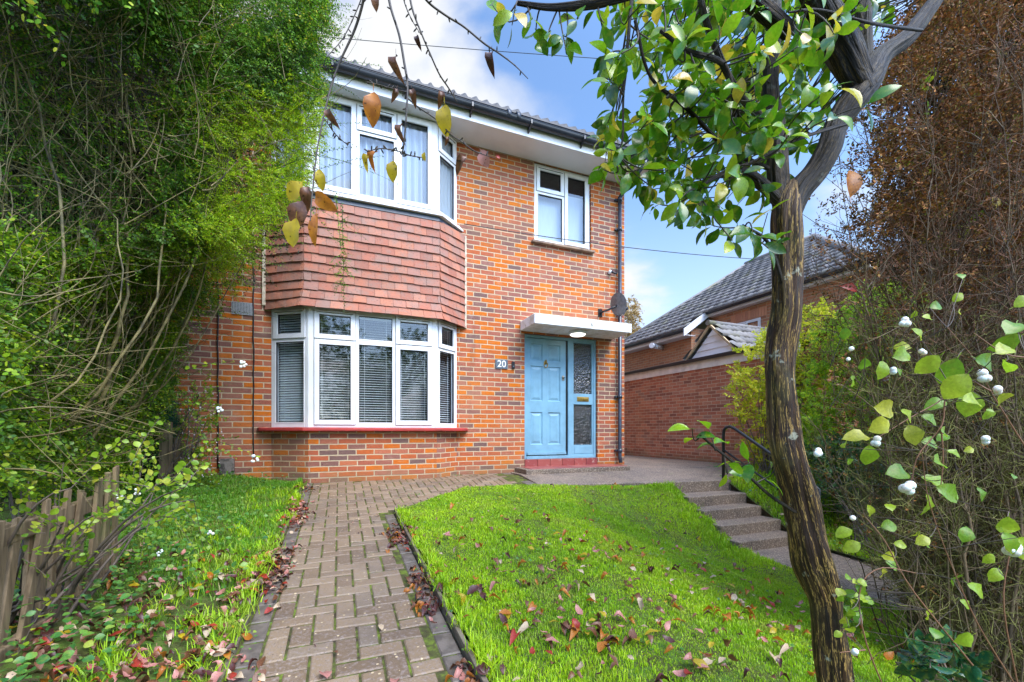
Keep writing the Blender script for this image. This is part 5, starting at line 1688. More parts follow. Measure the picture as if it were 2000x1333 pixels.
# (px, py, length px, direction px, colour, template)
ovl = leaf_template(.29, .13, .45, .05); cur = leaf_template(.26, .28, 1.1, .07); rnd_ = leaf_template(.36, .10, .3, .05)
HL = [(868, 203, 56, (0, 1), 'yellow', ovl), (729, 178, 60, (-.05, 1), 'orange', ovl), (767, 313, 38, (-.05, 1), 'yellow', ovl), (773, 105, 38, (-.1, 1), 'brown', cur), (784, 240, 30, (-.25, 1), 'brown', cur),
      (735, 293, 32, (-.55, .9), 'orange', cur), (722, 300, 28, (-.5, .9), 'yellow', cur), (938, 293, 34, (.3, .7), 'pink', rnd_), (912, 305, 34, (-.6, .6), 'brown', cur), (804, 172, 26, (.2, 1), 'brown', cur), (775, 172, 22, (-.3, 1), 'brown', cur),
      (862, 176, 26, (-.05, 1), 'brown', cur), (960, 98, 34, (-.15, 1), 'maroon', cur), (813, 68, 20, (.2, 1), 'maroon', cur), (828, 297, 16, (0, 1), 'yellow', ovl), (622, 330, 38, (.15, 1), 'yellow', ovl), (590, 355, 44, (-.7, .8), 'yellow', rnd_),
      (614, 375, 50, (.75, .75), 'orange', ovl), (590, 392, 52, (-.35, 1), 'brown', rnd_), (578, 425, 55, (-.25, 1), 'yellow', rnd_), (618, 415, 62, (-.15, 1), 'orange', leaf_template(.16, .1, .3)), (600, 362, 42, (-.1, 1), 'brown', cur), (640, 210, 30, (.3, 1), 'brown', cur),
      (733, -12, 28, (0, 1), 'brown', ovl), (968, 305, 10, (1, .3), 'red', ovl), (873, 266, 14, (0, 1), 'brown', cur)]
right = Vector((CC, -CS, 0)); upv = Vector((0, 0, 1)); fwd = Vector((CS, CC, 0))
def leaf_obj(name, p, d3, nrm, s_, tpl, mat, parent=None, smooth=True):
    V, Fc = leaves_np(np.array([tuple(p)]), np.array([tuple(d3)]), np.array([tuple(nrm)]), np.array([s_]), tpl)
    return link(name, np_mesh(name, V, Fc, smooth=smooth), mat, parent)
for (a, b_, l_, dr, cn, tpl) in HL:
    p = atD(a, b_, CD-.01)
    d3 = right*dr[0]-upv*dr[1]
    nn = -fwd+right*random.uniform(-.6, .6)+upv*random.uniform(-.2, .2)
    o = leaf_obj('leaf', p, d3, nn, l_*CD/F, tpl, DRY[cn], ob)

# ---------------- snowberry in the right foreground
def berries_np(C_, rad, k_=12):
    u = np.linspace(0, 2*PI, k_, endpoint=False); v = np.linspace(0.05, PI-.05, 8)
    U, V_ = np.meshgrid(u, v)
    d = np.stack([np.cos(U)*np.sin(V_), np.sin(U)*np.sin(V_), np.cos(V_)], -1).reshape(-1, 3)
    n = k_
    i, j = np.meshgrid(np.arange(n), np.arange(7))
    q = np.stack([j*n+i, j*n+(i+1) % n, (j+1)*n+(i+1) % n, (j+1)*n+i], -1).reshape(-1, 4)
    V = (C_[:, None]+d[None]*rad[:, None, None]).reshape(-1, 3)
    Fc = (np.arange(len(C_))[:, None, None]*len(d)+q[None]).reshape(-1, 4)
    return V, Fc
sb_ = empty('snowberry_bush', (1.9, .8, -.4), 'snowberry with lime green leaves and white berries in front of the dead hedge', 'shrub')
SD = 1.15
SL = [(1724, 705, 42, (-.3, 1)), (1775, 690, 44, (-1, .2)), (1800, 665, 34, (-.6, -.7)), (1835, 695, 50, (-.7, .8)), (1870, 700, 60, (-.2, 1)), (1905, 700, 52, (.8, .3)), (1945, 690, 44, (.7, -.3)), (1965, 705, 40, (.8, .4)), (1890, 730, 62, (-.5, .9)), (1900, 765, 54, (-.2, .7)), (1955, 770, 44, (.7, .5)),
      (1880, 780, 46, (.9, .1)), (1850, 785, 40, (-.8, .2)), (1745, 805, 52, (-.9, -.2)), (1760, 800, 36, (.5, .5)), (1735, 820, 48, (-.9, .5)), (1775, 830, 44, (.1, 1)), (1800, 812, 36, (.7, .4)), (1700, 855, 50, (-1, -.1)), (1698, 870, 44, (.0, 1)), (1800, 862, 36, (.9, .2)), (1830, 862, 26, (.4, -.3)),
      (1838, 840, 30, (.6, .2)), (1850, 880, 26, (.7, .4)), (1775, 925, 50, (-.9, -.1)), (1800, 930, 50, (.6, .4)), (1825, 900, 44, (.7, .1)), (1690, 700, 30, (.2, .7)), (1985, 630, 48, (-.9, .5)), (1995, 655, 56, (-.9, .6)), (1980, 600, 36, (.5, -.4)), (1860, 590, 24, (.5, -.6)), (1815, 600, 28, (.8, -.1)), (1880, 545, 22, (.1, -.7)),
      (1970, 1010, 44, (.1, 1)), (1960, 1040, 46, (.2, .8)), (1990, 1050, 40, (.6, .8)), (1700, 1010, 28, (-.3, -1)), (1665, 1035, 34, (-.9, .4)), (1680, 1060, 34, (-.8, .5)), (1720, 1030, 34, (1, -.2)), (1745, 1062, 24, (1, .1)), (1815, 1050, 30, (-.7, .3)), (1730, 1095, 26, (.6, .6)), (1725, 1110, 28, (.3, .9)),
      (1860, 1130, 40, (.9, .3)), (1890, 1140, 40, (.7, .6)), (1880, 1060, 36, (.3, -.8)), (1830, 950, 50, (.8, .5)), (1812, 965, 46, (-.1, 1)), (1845, 970, 40, (1, -.1)), (1900, 1240, 40, (-.9, .4)), (1950, 1110, 34, (-.6, .7)), (1650, 640, 26, (.2, 1)), (1662, 735, 30, (.5, .5))]
for q in range(26):
    SL.append((1655+rj.uniform(-14, 40), 1130+rj.uniform(0, 105), rj.uniform(17, 26), (rj.uniform(-1, 1), rj.uniform(-.3, 1))))
for q in range(24):
    SL.append((rj.uniform(1640, 2000), rj.uniform(560, 1300), rj.uniform(16, 34), (rj.uniform(-1, 1), rj.uniform(-.4, 1))))
P_, D_l, N_, S_ = [], [], [], []
for i, (a, b_, l_, dr) in enumerate(SL):
    dd_ = SD+rj.uniform(-.12, .25)+(.35 if i > 80 else 0)
    P_.append(tuple(atD(a, b_, dd_))); d3 = right*dr[0]-upv*dr[1]+fwd*rj.uniform(-.5, .5); D_l.append(tuple(d3))
    N_.append(tuple(-fwd*.8+upv*rj.uniform(0, 1)+right*rj.uniform(-.6, .6))); S_.append(l_*.92*dd_/F)
P_, D_l, N_, S_ = map(np.array, (P_, D_l, N_, S_))
link('foliage', np_mesh('foliage', *leaves_np(P_, D_l, N_, S_, leaf_template(.40, .11, .35, .05)), smooth=True), M['snowleaf'], sb_)
ST = [[(2020, 900), (1975, 830), (1935, 765), (1905, 705), (1850, 640)], [(1935, 765), (1880, 740), (1838, 782), (1780, 815), (1710, 858)], [(1845, 784), (1838, 834), (1794, 888), (1780, 940), (1775, 960)], [(1990, 1350), (1900, 1200), (1820, 1000), (1800, 880)], [(1838, 834), (1842, 900), (1835, 970)],
      [(2010, 700), (1960, 690), (1900, 650)], [(1990, 1350), (1960, 1180), (1975, 1060), (1970, 1000)], [(1750, 1400), (1690, 1250), (1680, 1150), (1720, 1110), (1790, 1120)], [(1900, 1300), (1780, 1150), (1730, 1060), (1690, 1010)], [(1690, 1270), (1640, 1275)]]
lines = []
for rows in ST:
    S = spline([(a, b_) for a, b_ in rows], 14)
    lines.append(pxD(S[:, 0], S[:, 1], np.full(14, SD+rj.uniform(-.02, .08))))
lines = np.array(lines)
link('stem', np_mesh('stem', *tubes_np(lines, np.linspace(.0022, .0011, 14)[None].repeat(len(lines), 0), 6), smooth=True), m_plain('reddish_stem', (.22, .10, .05), .6), sb_)
# leaf stalks and side shoots back to the nearest stem
fl_ = lines.reshape(-1, 3)
sh = []
for p in P_:
    dj = np.linalg.norm(fl_-p, axis=1); j = int(np.argmin(dj)); q = fl_[j]
    if dj[j] > .22: q = p+np.array([rj.normal(0, .03), .05, -.10])
    sh.append(bez(q[None], ((p+q)/2+rj.normal(0, .008, 3)-np.array([0, 0, .008]))[None], p[None], 6)[0])
link('side_shoot', np_mesh('side_shoot', *tubes_np(np.array(sh), np.linspace(.0014, .0008, 6)[None].repeat(len(sh), 0), 5), smooth=True), M['stem_grey'], sb_)['kind'] = 'stuff'
BR = [(1768, 628, 3, 9), (1925, 734, 3, 12), (1946, 763, 2, 10), (1862, 765, 2, 9), (1711, 862, 3, 8), (1746, 726, 2, 7), (1772, 955, 4, 11), (1975, 1077, 3, 12), (1990, 1080, 2, 12), (1597, 885, 4, 8), (1921, 862, 2, 8), (1662, 680, 1, 6), (1668, 1015, 1, 6), (1670, 1277, 2, 7), (1800, 690, 2, 8), (1658, 700, 2, 5)]
for a, b_, m, sz in BR:
    bc_, br_ = [], []
    for q in range(m):
        bc_.append(tuple(atD(a+rj.uniform(-sz, sz)*.6, b_+rj.uniform(-sz, sz)*.6, SD+rj.uniform(-.012, .004)))); br_.append(sz*SD/F*rj.uniform(.62, .9))
    link('berry_cluster', np_mesh('berry_cluster', *berries_np(np.array(bc_), np.array(br_)), smooth=True), M['berry'], sb_)
# bright red and orange leaves caught in the dead twigs
for a, b_, l_, dr, cn, lb in ((1662, 385, 75, (.12, -1), 'orange', 'vivid orange leaf caught upright in the dead twigs by the trunk'), (1645, 560, 44, (1, .15), 'red', 'bright red leaf caught in the dead twigs right of the trunk'), (1942, 410, 38, (.1, -1), 'yellow', 'papery ochre leaf hanging near the right edge'), (1722, 745, 30, (.6, -.6), 'maroon', 'dark curled leaf caught among the snowberry leaves')):
    p = atD(a, b_, 2.25); o = leaf_obj('caught_leaf', (0, 0, 0), right*dr[0]-upv*dr[1], -fwd+upv*.2, l_*2.25*.8/F, leaf_template(.27, .10, .25), DRY[cn]); o.location = p
    tag(o, lb, 'leaf', 'leaves caught in the dead hedge')

# ---------------- snowberry growing by the fence on the left
def bush(name, label, poly, D0, D1, n, L0, L1, nl, sz, mat, seed, cat_='shrub', loc=None, tpl=LEAF_OVAL, up=.5, droop=.2, spread=.8, stem='stem_grey', nstem=20, base=None, baseD=None, dark=None):
    rr_ = np.random.default_rng(seed)
    xs_ = [p[0] for p in poly]; ys_ = [p[1] for p in poly]
    px = rr_.uniform(min(xs_), max(xs_), n); py = rr_.uniform(min(ys_), max(ys_), n)
    k_ = in_poly(px, py, poly); px, py = px[k_], py[k_]
    k_ = rr_.random(len(px)) < np.clip(.75+.6*snoise(px, py, 9.0/(max(xs_)-min(xs_)), seed), .15, 1); px, py = px[k_], py[k_]
    Dp = rr_.uniform(D0, D1, len(px))
    P0 = pxD(px, py, Dp)
    e = empty(name, loc if loc is not None else tuple(P0.mean(0)*np.array([1, 1, 0])+np.array([0, 0, P0[:, 2].min()])), label, cat_)
    st, lf = shoots(P0, rr_.normal(size=P0.shape)*.7+np.array([0, 0, up]), rr_.uniform(L0, L1, len(P0)), nl, sz, rr_, droop, tpl, spread=spread, rad=.0022)
    link('foliage', np_mesh('foliage', *lf, smooth=False), mat, e)
    if nstem:
        i = rr_.integers(0, len(P0), nstem)
        bb_ = np.array(base if base is not None else (P0[:, 0].mean(), P0[:, 1].mean(), P0[:, 2].min()-.2))[None]+rr_.normal(0, .10, (nstem, 3))*np.array([1, 1, .2])
        ln_ = bez(bb_, (bb_+P0[i])/2+rr_.normal(0, .08, (nstem, 3))+np.array([0, 0, .1]), P0[i], 8)
        s2 = tubes_np(ln_, np.linspace(.009, .003, 8)[None].repeat(nstem, 0), 5)
        link('stem', np_mesh('stem', *cat([s2, st]), smooth=True), M[stem], e)
    return e, P0, rr_
e, P0, rr_ = bush('snowberry_shrub', 'straggly snowberry with small pinkish white berries against the house wall by the fence', [(350, 780), (395, 740), (425, 790), (420, 860), (425, 960), (380, 960), (350, 950)], 4.6, 5.3, 240, .12, .30, 9, .038, M['snowleaf'], 41, tpl=leaf_template(.4), base=(-1.75, 5.7, 0), nstem=26)
i = rr_.integers(0, len(P0), 150); bcn = P0[i]+rr_.normal(0, .05, (150, 3))
exc = [(474, 712), (235, 972), (410, 1040), (498, 897), (428, 800), (90, 1217), (310, 1080), (266, 962)]
M['pinkberry'] = m_plain('pinkish_white_berry', (.75, .60, .60), .4, .1)
link('berries', np_mesh('berries', *berries_np(bcn, rr_.uniform(.005, .009, 150), 8), smooth=True), M['pinkberry'], e)
for a, b_ in exc:
    ex = np.array([tuple(atD(a+rr_.uniform(-7, 7), b_+rr_.uniform(-6, 6), 2.4)) for _ in range(6)])
    link('berry_cluster', np_mesh('berry_cluster', *berries_np(ex, rr_.uniform(.005, .009, 6), 10), smooth=True), M['berry'], e)
# arching snowberry stems over the fence
bush('snowberry_shrub', 'low snowberry with round lime leaves arching over the fallen picket fence', [(0, 880), (120, 900), (230, 880), (330, 900), (390, 990), (300, 1060), (200, 1010), (180, 1130), (100, 1250), (0, 1290)], 1.7, 2.7, 260, .12, .3, 9, .034, M['snowleaf'], 42, tpl=leaf_template(.38), base=(-1.3, 2.6, -.1), nstem=30)
# background shrubs
bush('golden_shrub', 'yellow green shrub growing in front of the garage wall', [(1432, 740), (1445, 690), (1480, 660), (1520, 650), (1580, 600), (1640, 600), (1640, 780), (1560, 860), (1500, 930), (1475, 910), (1455, 860), (1435, 790)], 7.0, 7.9, 1900, .12, .35, 14, .06, M['yellowbush'], 43, base=(6.5, 5.0, 0), nstem=40)
bush('privet_shrub', 'bright green leafy shrub right of the trunk beyond the steps', [(1560, 800), (1600, 640), (1700, 560), (1800, 560), (1860, 760), (1860, 1010), (1700, 1010), (1640, 960), (1560, 900)], 6.0, 7.4, 4200, .1, .3, 14, .055, M['greenbush'], 44, base=(6.8, 3.6, -.6), nstem=40)
bush('laurel_shrub', 'dark green shrub low beside the path at the right of the trunk', [(1570, 870), (1650, 850), (1720, 900), (1740, 1010), (1680, 1020), (1600, 980)], 5.6, 6.2, 1500, .08, .2, 11, .045, m_leaf('dark_shrub_leaf', [(0, (.012, .05, .02)), (.6, (.03, .12, .04)), (1, (.07, .20, .05))], .35, .2), 45, base=(6.0, 3.2, -.7), nstem=20)
# green ivy-like leaves showing through the dead hedge
bush('ivy', 'scattered ivy leaves growing through the dead brown hedge', [(1780, 170), (1990, 170), (1990, 620), (1800, 560)], 2.6, 3.3, 90, .1, .25, 6, .04, M['greenbush'], 46, 'climber', tpl=leaf_template(.42), nstem=8)
# distant birch
bush('birch_tree', 'far off birch crown with brown autumn leaves beyond the house corner', [(1218, 600), (1232, 583), (1247, 600), (1250, 640), (1240, 660), (1218, 660)], 24, 26, 700, .2, .6, 8, .11, m_leaf('russet_birch_leaf', [(0, (.22, .12, .05)), (.6, (.38, .22, .08)), (1, (.45, .32, .10))], .5, .3), 47, 'tree', nstem=24, droop=.6, base=(13.5, 21, 0))
# leaves low right of the trunk: broad dark leaves at the bottom edge
bush('cherry_laurel', 'broad dark glossy leaves at the bottom right corner behind the trunk', [(1740, 1265), (1850, 1265), (1950, 1290), (1960, 1333), (1730, 1333)], 1.5, 1.8, 26, .05, .12, 4, .085, m_leaf('dark_laurel_leaf', [(0, (.008, .05, .02)), (1, (.02, .11, .04))], .25, .15), 48, tpl=leaf_template(.26, .1, .2), nstem=6, base=(2.2, .7, -.45))

# ---------------- fence
def mfence():
    fe = empty('picket_fence', (-1.23, 2.3, -.1), 'weathered leaning picket fence half swallowed by shrubs at the lower left', 'fence')
    rg_ = random.Random(8)
    y = 1.5
    while y < 3.2:
        x = -1.20+rg_.uniform(-.015, .015)-.02*(y-2)
        z0 = float(zlawn(x, y))-.05
        h_ = .62+rg_.uniform(-.06, .06)
        ln = rg_.uniform(.02, .08)+.16*(3.2-y)/1.7; lx = rg_.uniform(-.05, .03)
        w_ = rg_.uniform(.017, .024); th = .009
        mb = MB()
        b = [(x-th, y-w_, z0), (x+th, y-w_, z0), (x+th, y+w_, z0), (x-th, y+w_, z0)]
        t = [(p[0]+lx, p[1]+ln, z0+h_+rg_.uniform(-.008, .008)) for p in b]
        mb.prism(b, t)
        mb.build('paling', M['oldwood'], fe, .003)
        y += .070+rg_.uniform(-.012, .02)
    for za, zb, x in ((.33, .40, -1.225), (-.13, -.04, -1.20)):
        mb = MB()
        mb.prism([(x-.03, 1.3, za-.045), (x+.012, 1.3, za-.045), (x+.012, 3.1, zb-.045), (x-.03, 3.1, zb-.045)], [(x-.03, 1.3, za+.03), (x+.012, 1.3, za+.03), (x+.012, 3.1, zb+.03), (x-.03, 3.1, zb+.03)])
        mb.build('rail', M['oldwood'], fe, .006)
M['oldwood'] = m_wood('weathered_fence_wood', (.22, .155, .09), (.10, .07, .04), .45, (14, 14, 1.5))
mfence()
pf = empty('board_fence', (-1.75, 6.0, 0), 'old timber fence post and boards beside the house wall at the left', 'fence')
p = MB(); p.box(-1.83, -1.73, 5.80, 5.90, -.1, .88); p.build('post', M['oldwood'], pf, .006)
for i in range(3):
    p = MB(); p.box(-1.75+.01*i, -1.725+.01*i, 5.98+i*.17, 6.13+i*.17, -.05, .70-.06*i); p.build('board', M['oldwood'], pf, .004)
p = MB(); p.prism([(-1.72, 5.9, .02), (-1.70, 5.9, .02), (-1.70, 6.5, .28), (-1.72, 6.5, .28)], [(-1.72, 5.9, .10), (-1.70, 5.9, .10), (-1.70, 6.5, .36), (-1.72, 6.5, .36)]); p.build('brace', M['oldwood'], pf, .003)

# ---------------- low weeds
def weeds(name, n, xr, yr, seed, size, hmax, dens, mat, tpl):
    rr_ = np.random.default_rng(seed)
    X = rr_.uniform(*xr, n); Y = rr_.uniform(*yr, n)
    k_ = rr_.random(n) < dens(X, Y); X, Y = X[k_], Y[k_]; n = len(X)
    h = rr_.uniform(.01, 1, n)**1.5*hmax
    P = np.stack([X, Y, zlawn(X, Y)+h], -1)
    d = rr_.normal(size=(n, 3)); d[:, 2] = np.abs(d[:, 2])*.2
    nn = np.stack([rr_.normal(0, .5, n), rr_.normal(-.3, .5, n), np.ones(n)], -1)
    o = link(name, np_mesh(name, *leaves_np(P, d, nn, size*(.6+.7*rr_.random(n)), tpl), smooth=True), mat)
    o['kind'] = 'stuff'
weeds('ground_cover', 7500, (-1.9, -.46), (1.3, 6.3), 61, .032, .20, lambda x, y: np.clip(.15+.7*sstep((-.75-x)/.3)+.5*snoise(x, y, 5, 21), .03, 1)*np.where(y > 4.5, .35, 1), M['weed'], leaf_template(.40))
weeds('clover', 3800, (.6, 4.5), (1.2, 5.4), 62, .018, .035, lambda x, y: np.clip(.1+.9*snoise(x, y, 3, 22), .0, 1), M['weed'], leaf_template(.45))
weeds('ground_cover', 1400, (5.66, 8), (2, 5.8), 63, .05, .2, lambda x, y: np.clip(.3+.6*snoise(x, y, 3, 23), .0, 1), M['weed'], leaf_template(.40))
weeds('creeping_weed', 2400, (-.42, 2.6), (1.3, 6.5), 64, .016, .015, lambda x, y: np.clip(.6*((x < -.27)+(x > .44)*(y < 4.6)+(y > 6.15)*(x > -.3)+(y > 6.45))*(x < .6+2*(y > 4.6)), 0, 1), M['weed'], leaf_template(.42))

# ---------------- fallen leaves
def gz(x, y):
    return float(zpath(y))+.012 if (-.43 < x < .53 or (x >= .53 and y > 4.6+(min(x, 1.5)-.53)*.98 and y > 4.6)) else float(zlawn(x, y))+.03
rf = random.Random(77)
FL = []
def add_leaf(x, y, s_, col, kind, where):
    FL.append((x, y, s_, col, kind, where))
cols_l = ['orange']*6+['maroon']*2+['brown']*7+['pink']*5+['pale']*3+['yellow']*2+['red']
def gauss_pts(n, fx, fy): return [(fx(), fy()) for _ in range(n)]
for _ in range(2300):     # lawn
    x, y = rf.uniform(.6, 4.4), rf.uniform(1.1, 5.3)
    if rf.random() > (1.0*math.exp(-((y-1.7)/1.35)**2)*math.exp(-((x-1.1)/1.5)**2)+.055): continue
    if y > 4.45+(x-.53)*.98 and x < 1.6: continue
    add_leaf(x, y, .034+.05*rf.random()**2, rf.choice(cols_l), 0, 'lawn')
for _ in range(520):      # right gutter of the path
    y = rf.uniform(1.2, 4.2)
    if rf.random() > .45+.55*math.sin(y*5.5): continue
    add_leaf(.47+rf.gauss(0, .045), y, rf.uniform(.03, .065), rf.choice(['maroon']*6+['brown']*5+['orange']*2+['pink', 'red']), 1, 'right edge of the path')
for _ in range(950):      # left gutter
    y = rf.uniform(1.2, 6.0)
    if rf.random() > .5+.5*math.sin(y*4.1+1): continue
    add_leaf(-.39+rf.gauss(0, .055), y, rf.uniform(.03, .07), rf.choice(['pink']*4+['maroon']*3+['brown']*4+['red']*2+['pale']*2+['orange']), 1, 'left edge of the path')
for _ in range(1500):      # border
    x, y = rf.uniform(-1.5, -.45), rf.uniform(1.2, 3.6)
    if rf.random() > math.exp(-((y-1.7)/1.2)**2)+.1: continue
    add_leaf(x, y, rf.uniform(.03, .065), rf.choice(['brown']*6+['maroon']*3+['pale']*2+['pink']*2+['orange', 'yellow', 'red']), 1, 'leafy border')
for _ in range(24):
    add_leaf(rf.uniform(-.3, .4), rf.uniform(1.8, 5.8), rf.uniform(.012, .03), rf.choice(['pale', 'brown', 'maroon', 'pink']), 1, 'paved path')
for _ in range(60):
    add_leaf(rf.uniform(5.7, 7.0), rf.uniform(3, 5), rf.uniform(.04, .07), rf.choice(['brown', 'orange', 'pale']), 1, 'side lawn')
def ground_at(px, py):
    D = 3.0
    for _ in range(30):
        p = atD(px, py, D); z = gz(p.x, p.y)
        a, b_, u = ray(px, py); D = .5*D+.5*(z-CAMH)/u
    return p
big = [(635, 1322, .085, 'pink', 'large pink oval fallen leaf at the bottom of the paved path'), (772, 1331, .07, 'pink', 'pink fallen leaf at the bottom edge of the paving'), (744, 1229, .055, 'pale', 'cream round fallen leaf with a stalk in the middle of the path'), (655, 1278, .035, 'brown', 'small brown curled leaf on the paving near the bottom'),
       (738, 1009, .05, 'pale', 'pale slim leaf lying on the paving near the lawn corner'), (524, 1140, .06, 'pink', 'round pink leaf at the left edge of the path'), (1314, 1167, .08, 'pink', 'long pink and red leaf lying alone on the lawn'), (1302, 1113, .05, 'pale', 'pale oval leaf standing on the lawn grass'), (1375, 1101, .05, 'pale', 'flat pale leaf on the upper lawn'),
       (1040, 1053, .05, 'yellow', 'bright yellow leaf on the middle of the lawn'), (1380, 1298, .065, 'pale', 'fan shaped pale leaf near the lower middle of the lawn'), (1080, 1256, .07, 'pink', 'pink leaf lying flat on the lower lawn'), (550, 1040, .06, 'red', 'bright red leaf left of the path')]
sig = {}
cand = []
for (x, y, s_, col, kd, wh) in FL:
    q = prj((x, y, gz(x, y)))
    D_ = x*CS+y*CC
    vis = 0 <= q[0] <= 2000 and q[1] <= 1333 and D_ > .5
    cand.append((s_/max(D_, .3) if vis else 0, x, y, s_, col, kd, wh))
cand.sort(reverse=True)
tplv = [leaf_template(.27, .10, .25, .04), leaf_template(.30, .2, .7, .06), leaf_template(.26, .26, 1.1, .05), leaf_template(.24, .08, -.4, .05)]
meshes = {}
def leaf_mesh(col, t_):
    if (col, t_) not in meshes:
        V, Fc = leaves_np(np.zeros((1, 3)), np.array([[1.0, 0, 0]]), np.array([[0, 0, 1.0]]), np.ones(1), tplv[t_])
        V[:, 0] -= .5
        me = np_mesh('fallen_leaf', V, Fc, smooth=True); me.materials.append(DRY[col]); meshes[(col, t_)] = me
    return meshes[(col, t_)]
adj = {'orange': 'orange', 'maroon': 'dark wet maroon', 'brown': 'brown', 'pink': 'dusty pink', 'pale': 'pale straw coloured', 'yellow': 'yellow', 'red': 'red'}
def put_leaf(x, y, s_, col, wh, label=None):
    o = bpy.data.objects.new('fallen_leaf', leaf_mesh(col, rf.randrange(4) if not label else 0))
    C.objects.link(o)
    lift = rf.uniform(.004, .016) if wh != 'lawn' else rf.uniform(.0, .022)
    o.location = (x, y, gz(x, y)+lift)
    o.rotation_euler = (rf.gauss(0, .35), rf.gauss(0, .35), rf.uniform(0, 6.28)) if not label else (rf.gauss(-.15, .12), rf.gauss(0, .12), rf.uniform(0, 6.28))
    o.scale = (s_, s_*rf.uniform(.9, 1.15), s_)
    tag(o, label or f'{adj[col]} fallen leaf, one of those scattered on the {wh}', 'leaf', f'{adj[col]} leaves fallen on the {wh}')
for (a, b_, s_, col, lb) in big:
    p = ground_at(a, b_); put_leaf(p.x, p.y, s_, col, 'path', lb)
NI = 270
for (v, x, y, s_, col, kd, wh) in cand[:NI]: put_leaf(x, y, s_, col, wh)
rest = cand[NI:]
for col in adj:
    sel = [c for c in rest if c[4] == col]
    if not sel: continue
    n = len(sel)
    P = np.array([(c[1], c[2], gz(c[1], c[2])+rf.uniform(.002, .02)) for c in sel])
    rr_ = np.random.default_rng(n)
    d = rr_.normal(size=(n, 3)); d[:, 2] *= .25
    nn = rr_.normal(size=(n, 3))*.35+np.array([0, 0, 1])
    o = link('leaf_litter', np_mesh('leaf_litter', *leaves_np(P, d, nn, np.array([c[3] for c in sel]), tplv[n % 4]), smooth=True), DRY[col])
    o['kind'] = 'stuff'

# ================================================================= LIGHT, SKY, CAMERA
SUN_EL, SUN_ROT = R(52), R(160)
wd = bpy.data.worlds.new('World'); bpy.context.scene.world = wd
wd.use_nodes = True
nt = wd.node_tree
for n_ in list(nt.nodes): nt.nodes.remove(n_)
def W(t, **kw):
    n_ = nt.nodes.new('ShaderNode'+t)
    for a, b_ in kw.items(): setattr(n_, a, b_)
    return n_
out = W('OutputWorld'); bg = W('Background')
sky = W('TexSky', sky_type='NISHITA'); sky.sun_disc = False; sky.sun_elevation = SUN_EL; sky.sun_rotation = SUN_ROT
sky.air_density = 1.0; sky.dust_density = .3; sky.ozone_density = 3.0
tc = W('TexCoord'); mp = W('Mapping'); mp.inputs['Scale'].default_value = (1, 1, 2.2); mp.inputs['Location'].default_value = (.35, .1, .0)
nt.links.new(tc.outputs['Generated'], mp.inputs[0])
nz = W('TexNoise'); nz.inputs['Scale'].default_value = 2.6; nz.inputs['Detail'].default_value = 7; nz.inputs['Roughness'].default_value = .52; nz.inputs['Distortion'].default_value = .25
nt.links.new(mp.outputs[0], nz.inputs['Vector'])
mr = W('MapRange', interpolation_type='SMOOTHSTEP'); mr.inputs[1].default_value = .48; mr.inputs[2].default_value = .70
nt.links.new(nz.outputs[0], mr.inputs[0])
sx = W('SeparateXYZ'); nt.links.new(tc.outputs['Generated'], sx.inputs[0])
hz = W('MapRange', interpolation_type='SMOOTHSTEP'); hz.inputs[1].default_value = .55; hz.inputs[2].default_value = .05
nt.links.new(sx.outputs[2], hz.inputs[0])
add = W('Math', operation='MULTIPLY_ADD'); add.use_clamp = True
dt = W('VectorMath', operation='DOT_PRODUCT'); nt.links.new(tc.outputs['Generated'], dt.inputs[0]); dt.inputs[1].default_value = tuple(Vector(ray(640, 60)).normalized())
cb2 = W('MapRange', interpolation_type='SMOOTHSTEP'); cb2.inputs[1].default_value = .93; cb2.inputs[2].default_value = 1.0; nt.links.new(dt.outputs['Value'], cb2.inputs[0])
ad2 = W('Math', operation='MULTIPLY_ADD'); nt.links.new(cb2.outputs[0], ad2.inputs[0]); ad2.inputs[1].default_value = .16; nt.links.new(nz.outputs[0], ad2.inputs[2]); nt.links.new(ad2.outputs[0], mr.inputs[0])
nt.links.new(hz.outputs[0], add.inputs[0]); add.inputs[1].default_value = .40; nt.links.new(mr.outputs[0], add.inputs[2])
hs = W('HueSaturation'); hs.inputs['Saturation'].default_value = 1.05; hs.inputs['Value'].default_value = .90
nt.links.new(sky.outputs[0], hs.inputs['Color'])
mx = W('Mix', data_type='RGBA'); nt.links.new(add.outputs[0], mx.inputs[0]); nt.links.new(hs.outputs[0], mx.inputs[6]); mx.inputs[7].default_value = (2.6, 2.65, 2.72, 1)
# whole sky boosted toward the sun, out of view, as added fill light
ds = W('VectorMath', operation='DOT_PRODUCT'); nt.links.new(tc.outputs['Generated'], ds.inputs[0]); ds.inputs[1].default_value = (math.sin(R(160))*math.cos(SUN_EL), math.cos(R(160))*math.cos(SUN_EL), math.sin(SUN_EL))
fill_gain = W('MapRange', interpolation_type='SMOOTHSTEP'); fill_gain.inputs[1].default_value = .15; fill_gain.inputs[2].default_value = 1.0; fill_gain.inputs[3].default_value = 1.0; fill_gain.inputs[4].default_value = 3.2; nt.links.new(ds.outputs['Value'], fill_gain.inputs[0])
vs = W('VectorMath', operation='SCALE'); nt.links.new(mx.outputs[2], vs.inputs[0]); nt.links.new(fill_gain.outputs[0], vs.inputs['Scale'])
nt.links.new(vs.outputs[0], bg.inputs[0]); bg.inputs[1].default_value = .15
nt.links.new(bg.outputs[0], out.inputs[0])
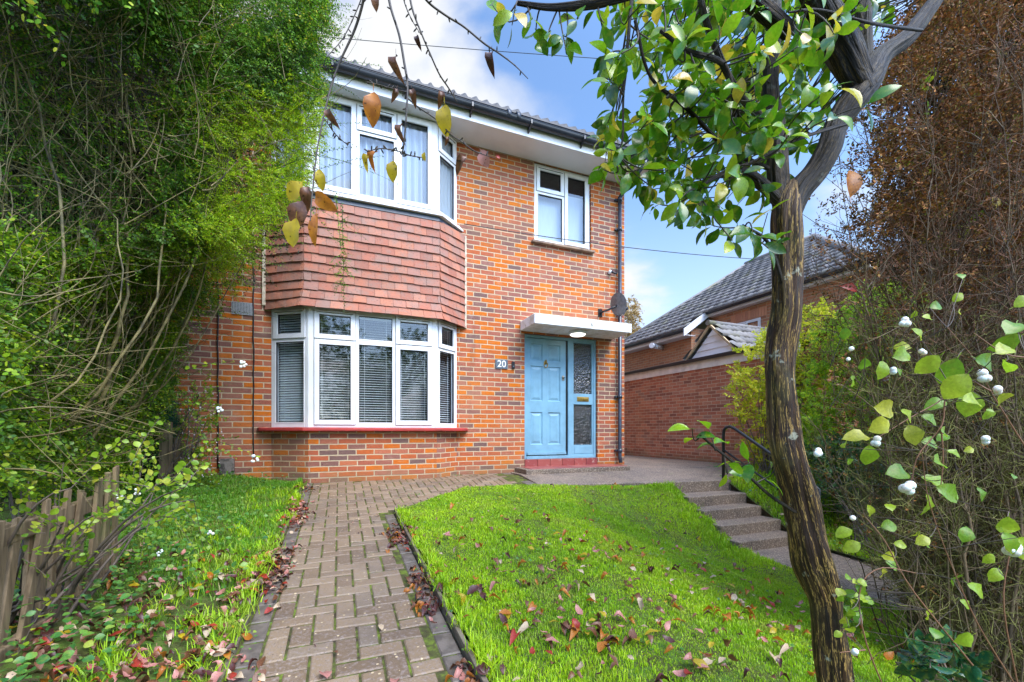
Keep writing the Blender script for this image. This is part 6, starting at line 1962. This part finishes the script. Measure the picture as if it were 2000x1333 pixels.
sl_ = bpy.data.lights.new('sun', 'SUN'); sl_.energy = 2.0; sl_.angle = R(38); sl_.color = (1, .96, .88)
so = bpy.data.objects.new('sun', sl_); C.objects.link(so)
# light comes from behind the camera and slightly from the left
az = R(160)
dirv = Vector((math.sin(az)*math.cos(SUN_EL), math.cos(az)*math.cos(SUN_EL), math.sin(SUN_EL)))
so.rotation_euler = dirv.to_track_quat('Z', 'Y').to_euler()
sky.sun_rotation = az

# trees across the street, behind the photographer: they show in the window glass
for i_, (x_, y_, h_, rr_) in enumerate(((-6.5, -9, 5.2, 3.0), (-1.5, -10.5, 6.2, 3.4), (4, -9.5, 5.4, 3.2), (9, -9, 6, 3.4))):
    te = empty('street_tree', (x_, y_, -1.2), 'dark leafy tree across the street, seen only in the window reflections', 'tree', 'trees across the street')
    tm = MB(); tm.tube([(x_, y_, -1.2), (x_+.1, y_, .6), (x_, y_+.1, 2.0), (x_, y_, 3.0)], [.22, .18, .15, .1], 10); tm.build('trunk', M['stem_grey'], te)
    rg3 = np.random.default_rng(i_); d3 = rand_unit(2600)
    P3 = np.array([x_, y_, h_*.5])+d3*np.array([rr_, 1.8, h_*.55])*rg3.uniform(.7, 1.05, 2600)[:, None]
    s3, l3 = shoots(P3, d3+.6*rg3.normal(size=d3.shape), np.full(2600, .4), 10, .13, rg3, .3)
    link('crown', np_mesh('crown', *l3), M['hedge_leaf'], te)
cam = bpy.data.cameras.new('camera'); co = bpy.data.objects.new('camera', cam); C.objects.link(co)
cam.sensor_width = 36; cam.lens = 36*F/2000
cam.shift_y = (HY-666.5)/2000
cam.clip_start = .05; cam.clip_end = 2000
co.location = (0, 0, CAMH)
co.rotation_euler = (PI/2, 0, -TH)
sc = bpy.context.scene
sc.camera = co
sc.render.resolution_x, sc.render.resolution_y = 1024, 682
sc.view_settings.view_transform = 'Standard'
sc.view_settings.look = 'None'
sc.view_settings.exposure = 1.36
sc.view_settings.gamma = 1
try:
    sc.cycles.max_bounces = 6; sc.cycles.transparent_max_bounces = 12; sc.cycles.use_denoising = True
except Exception: pass
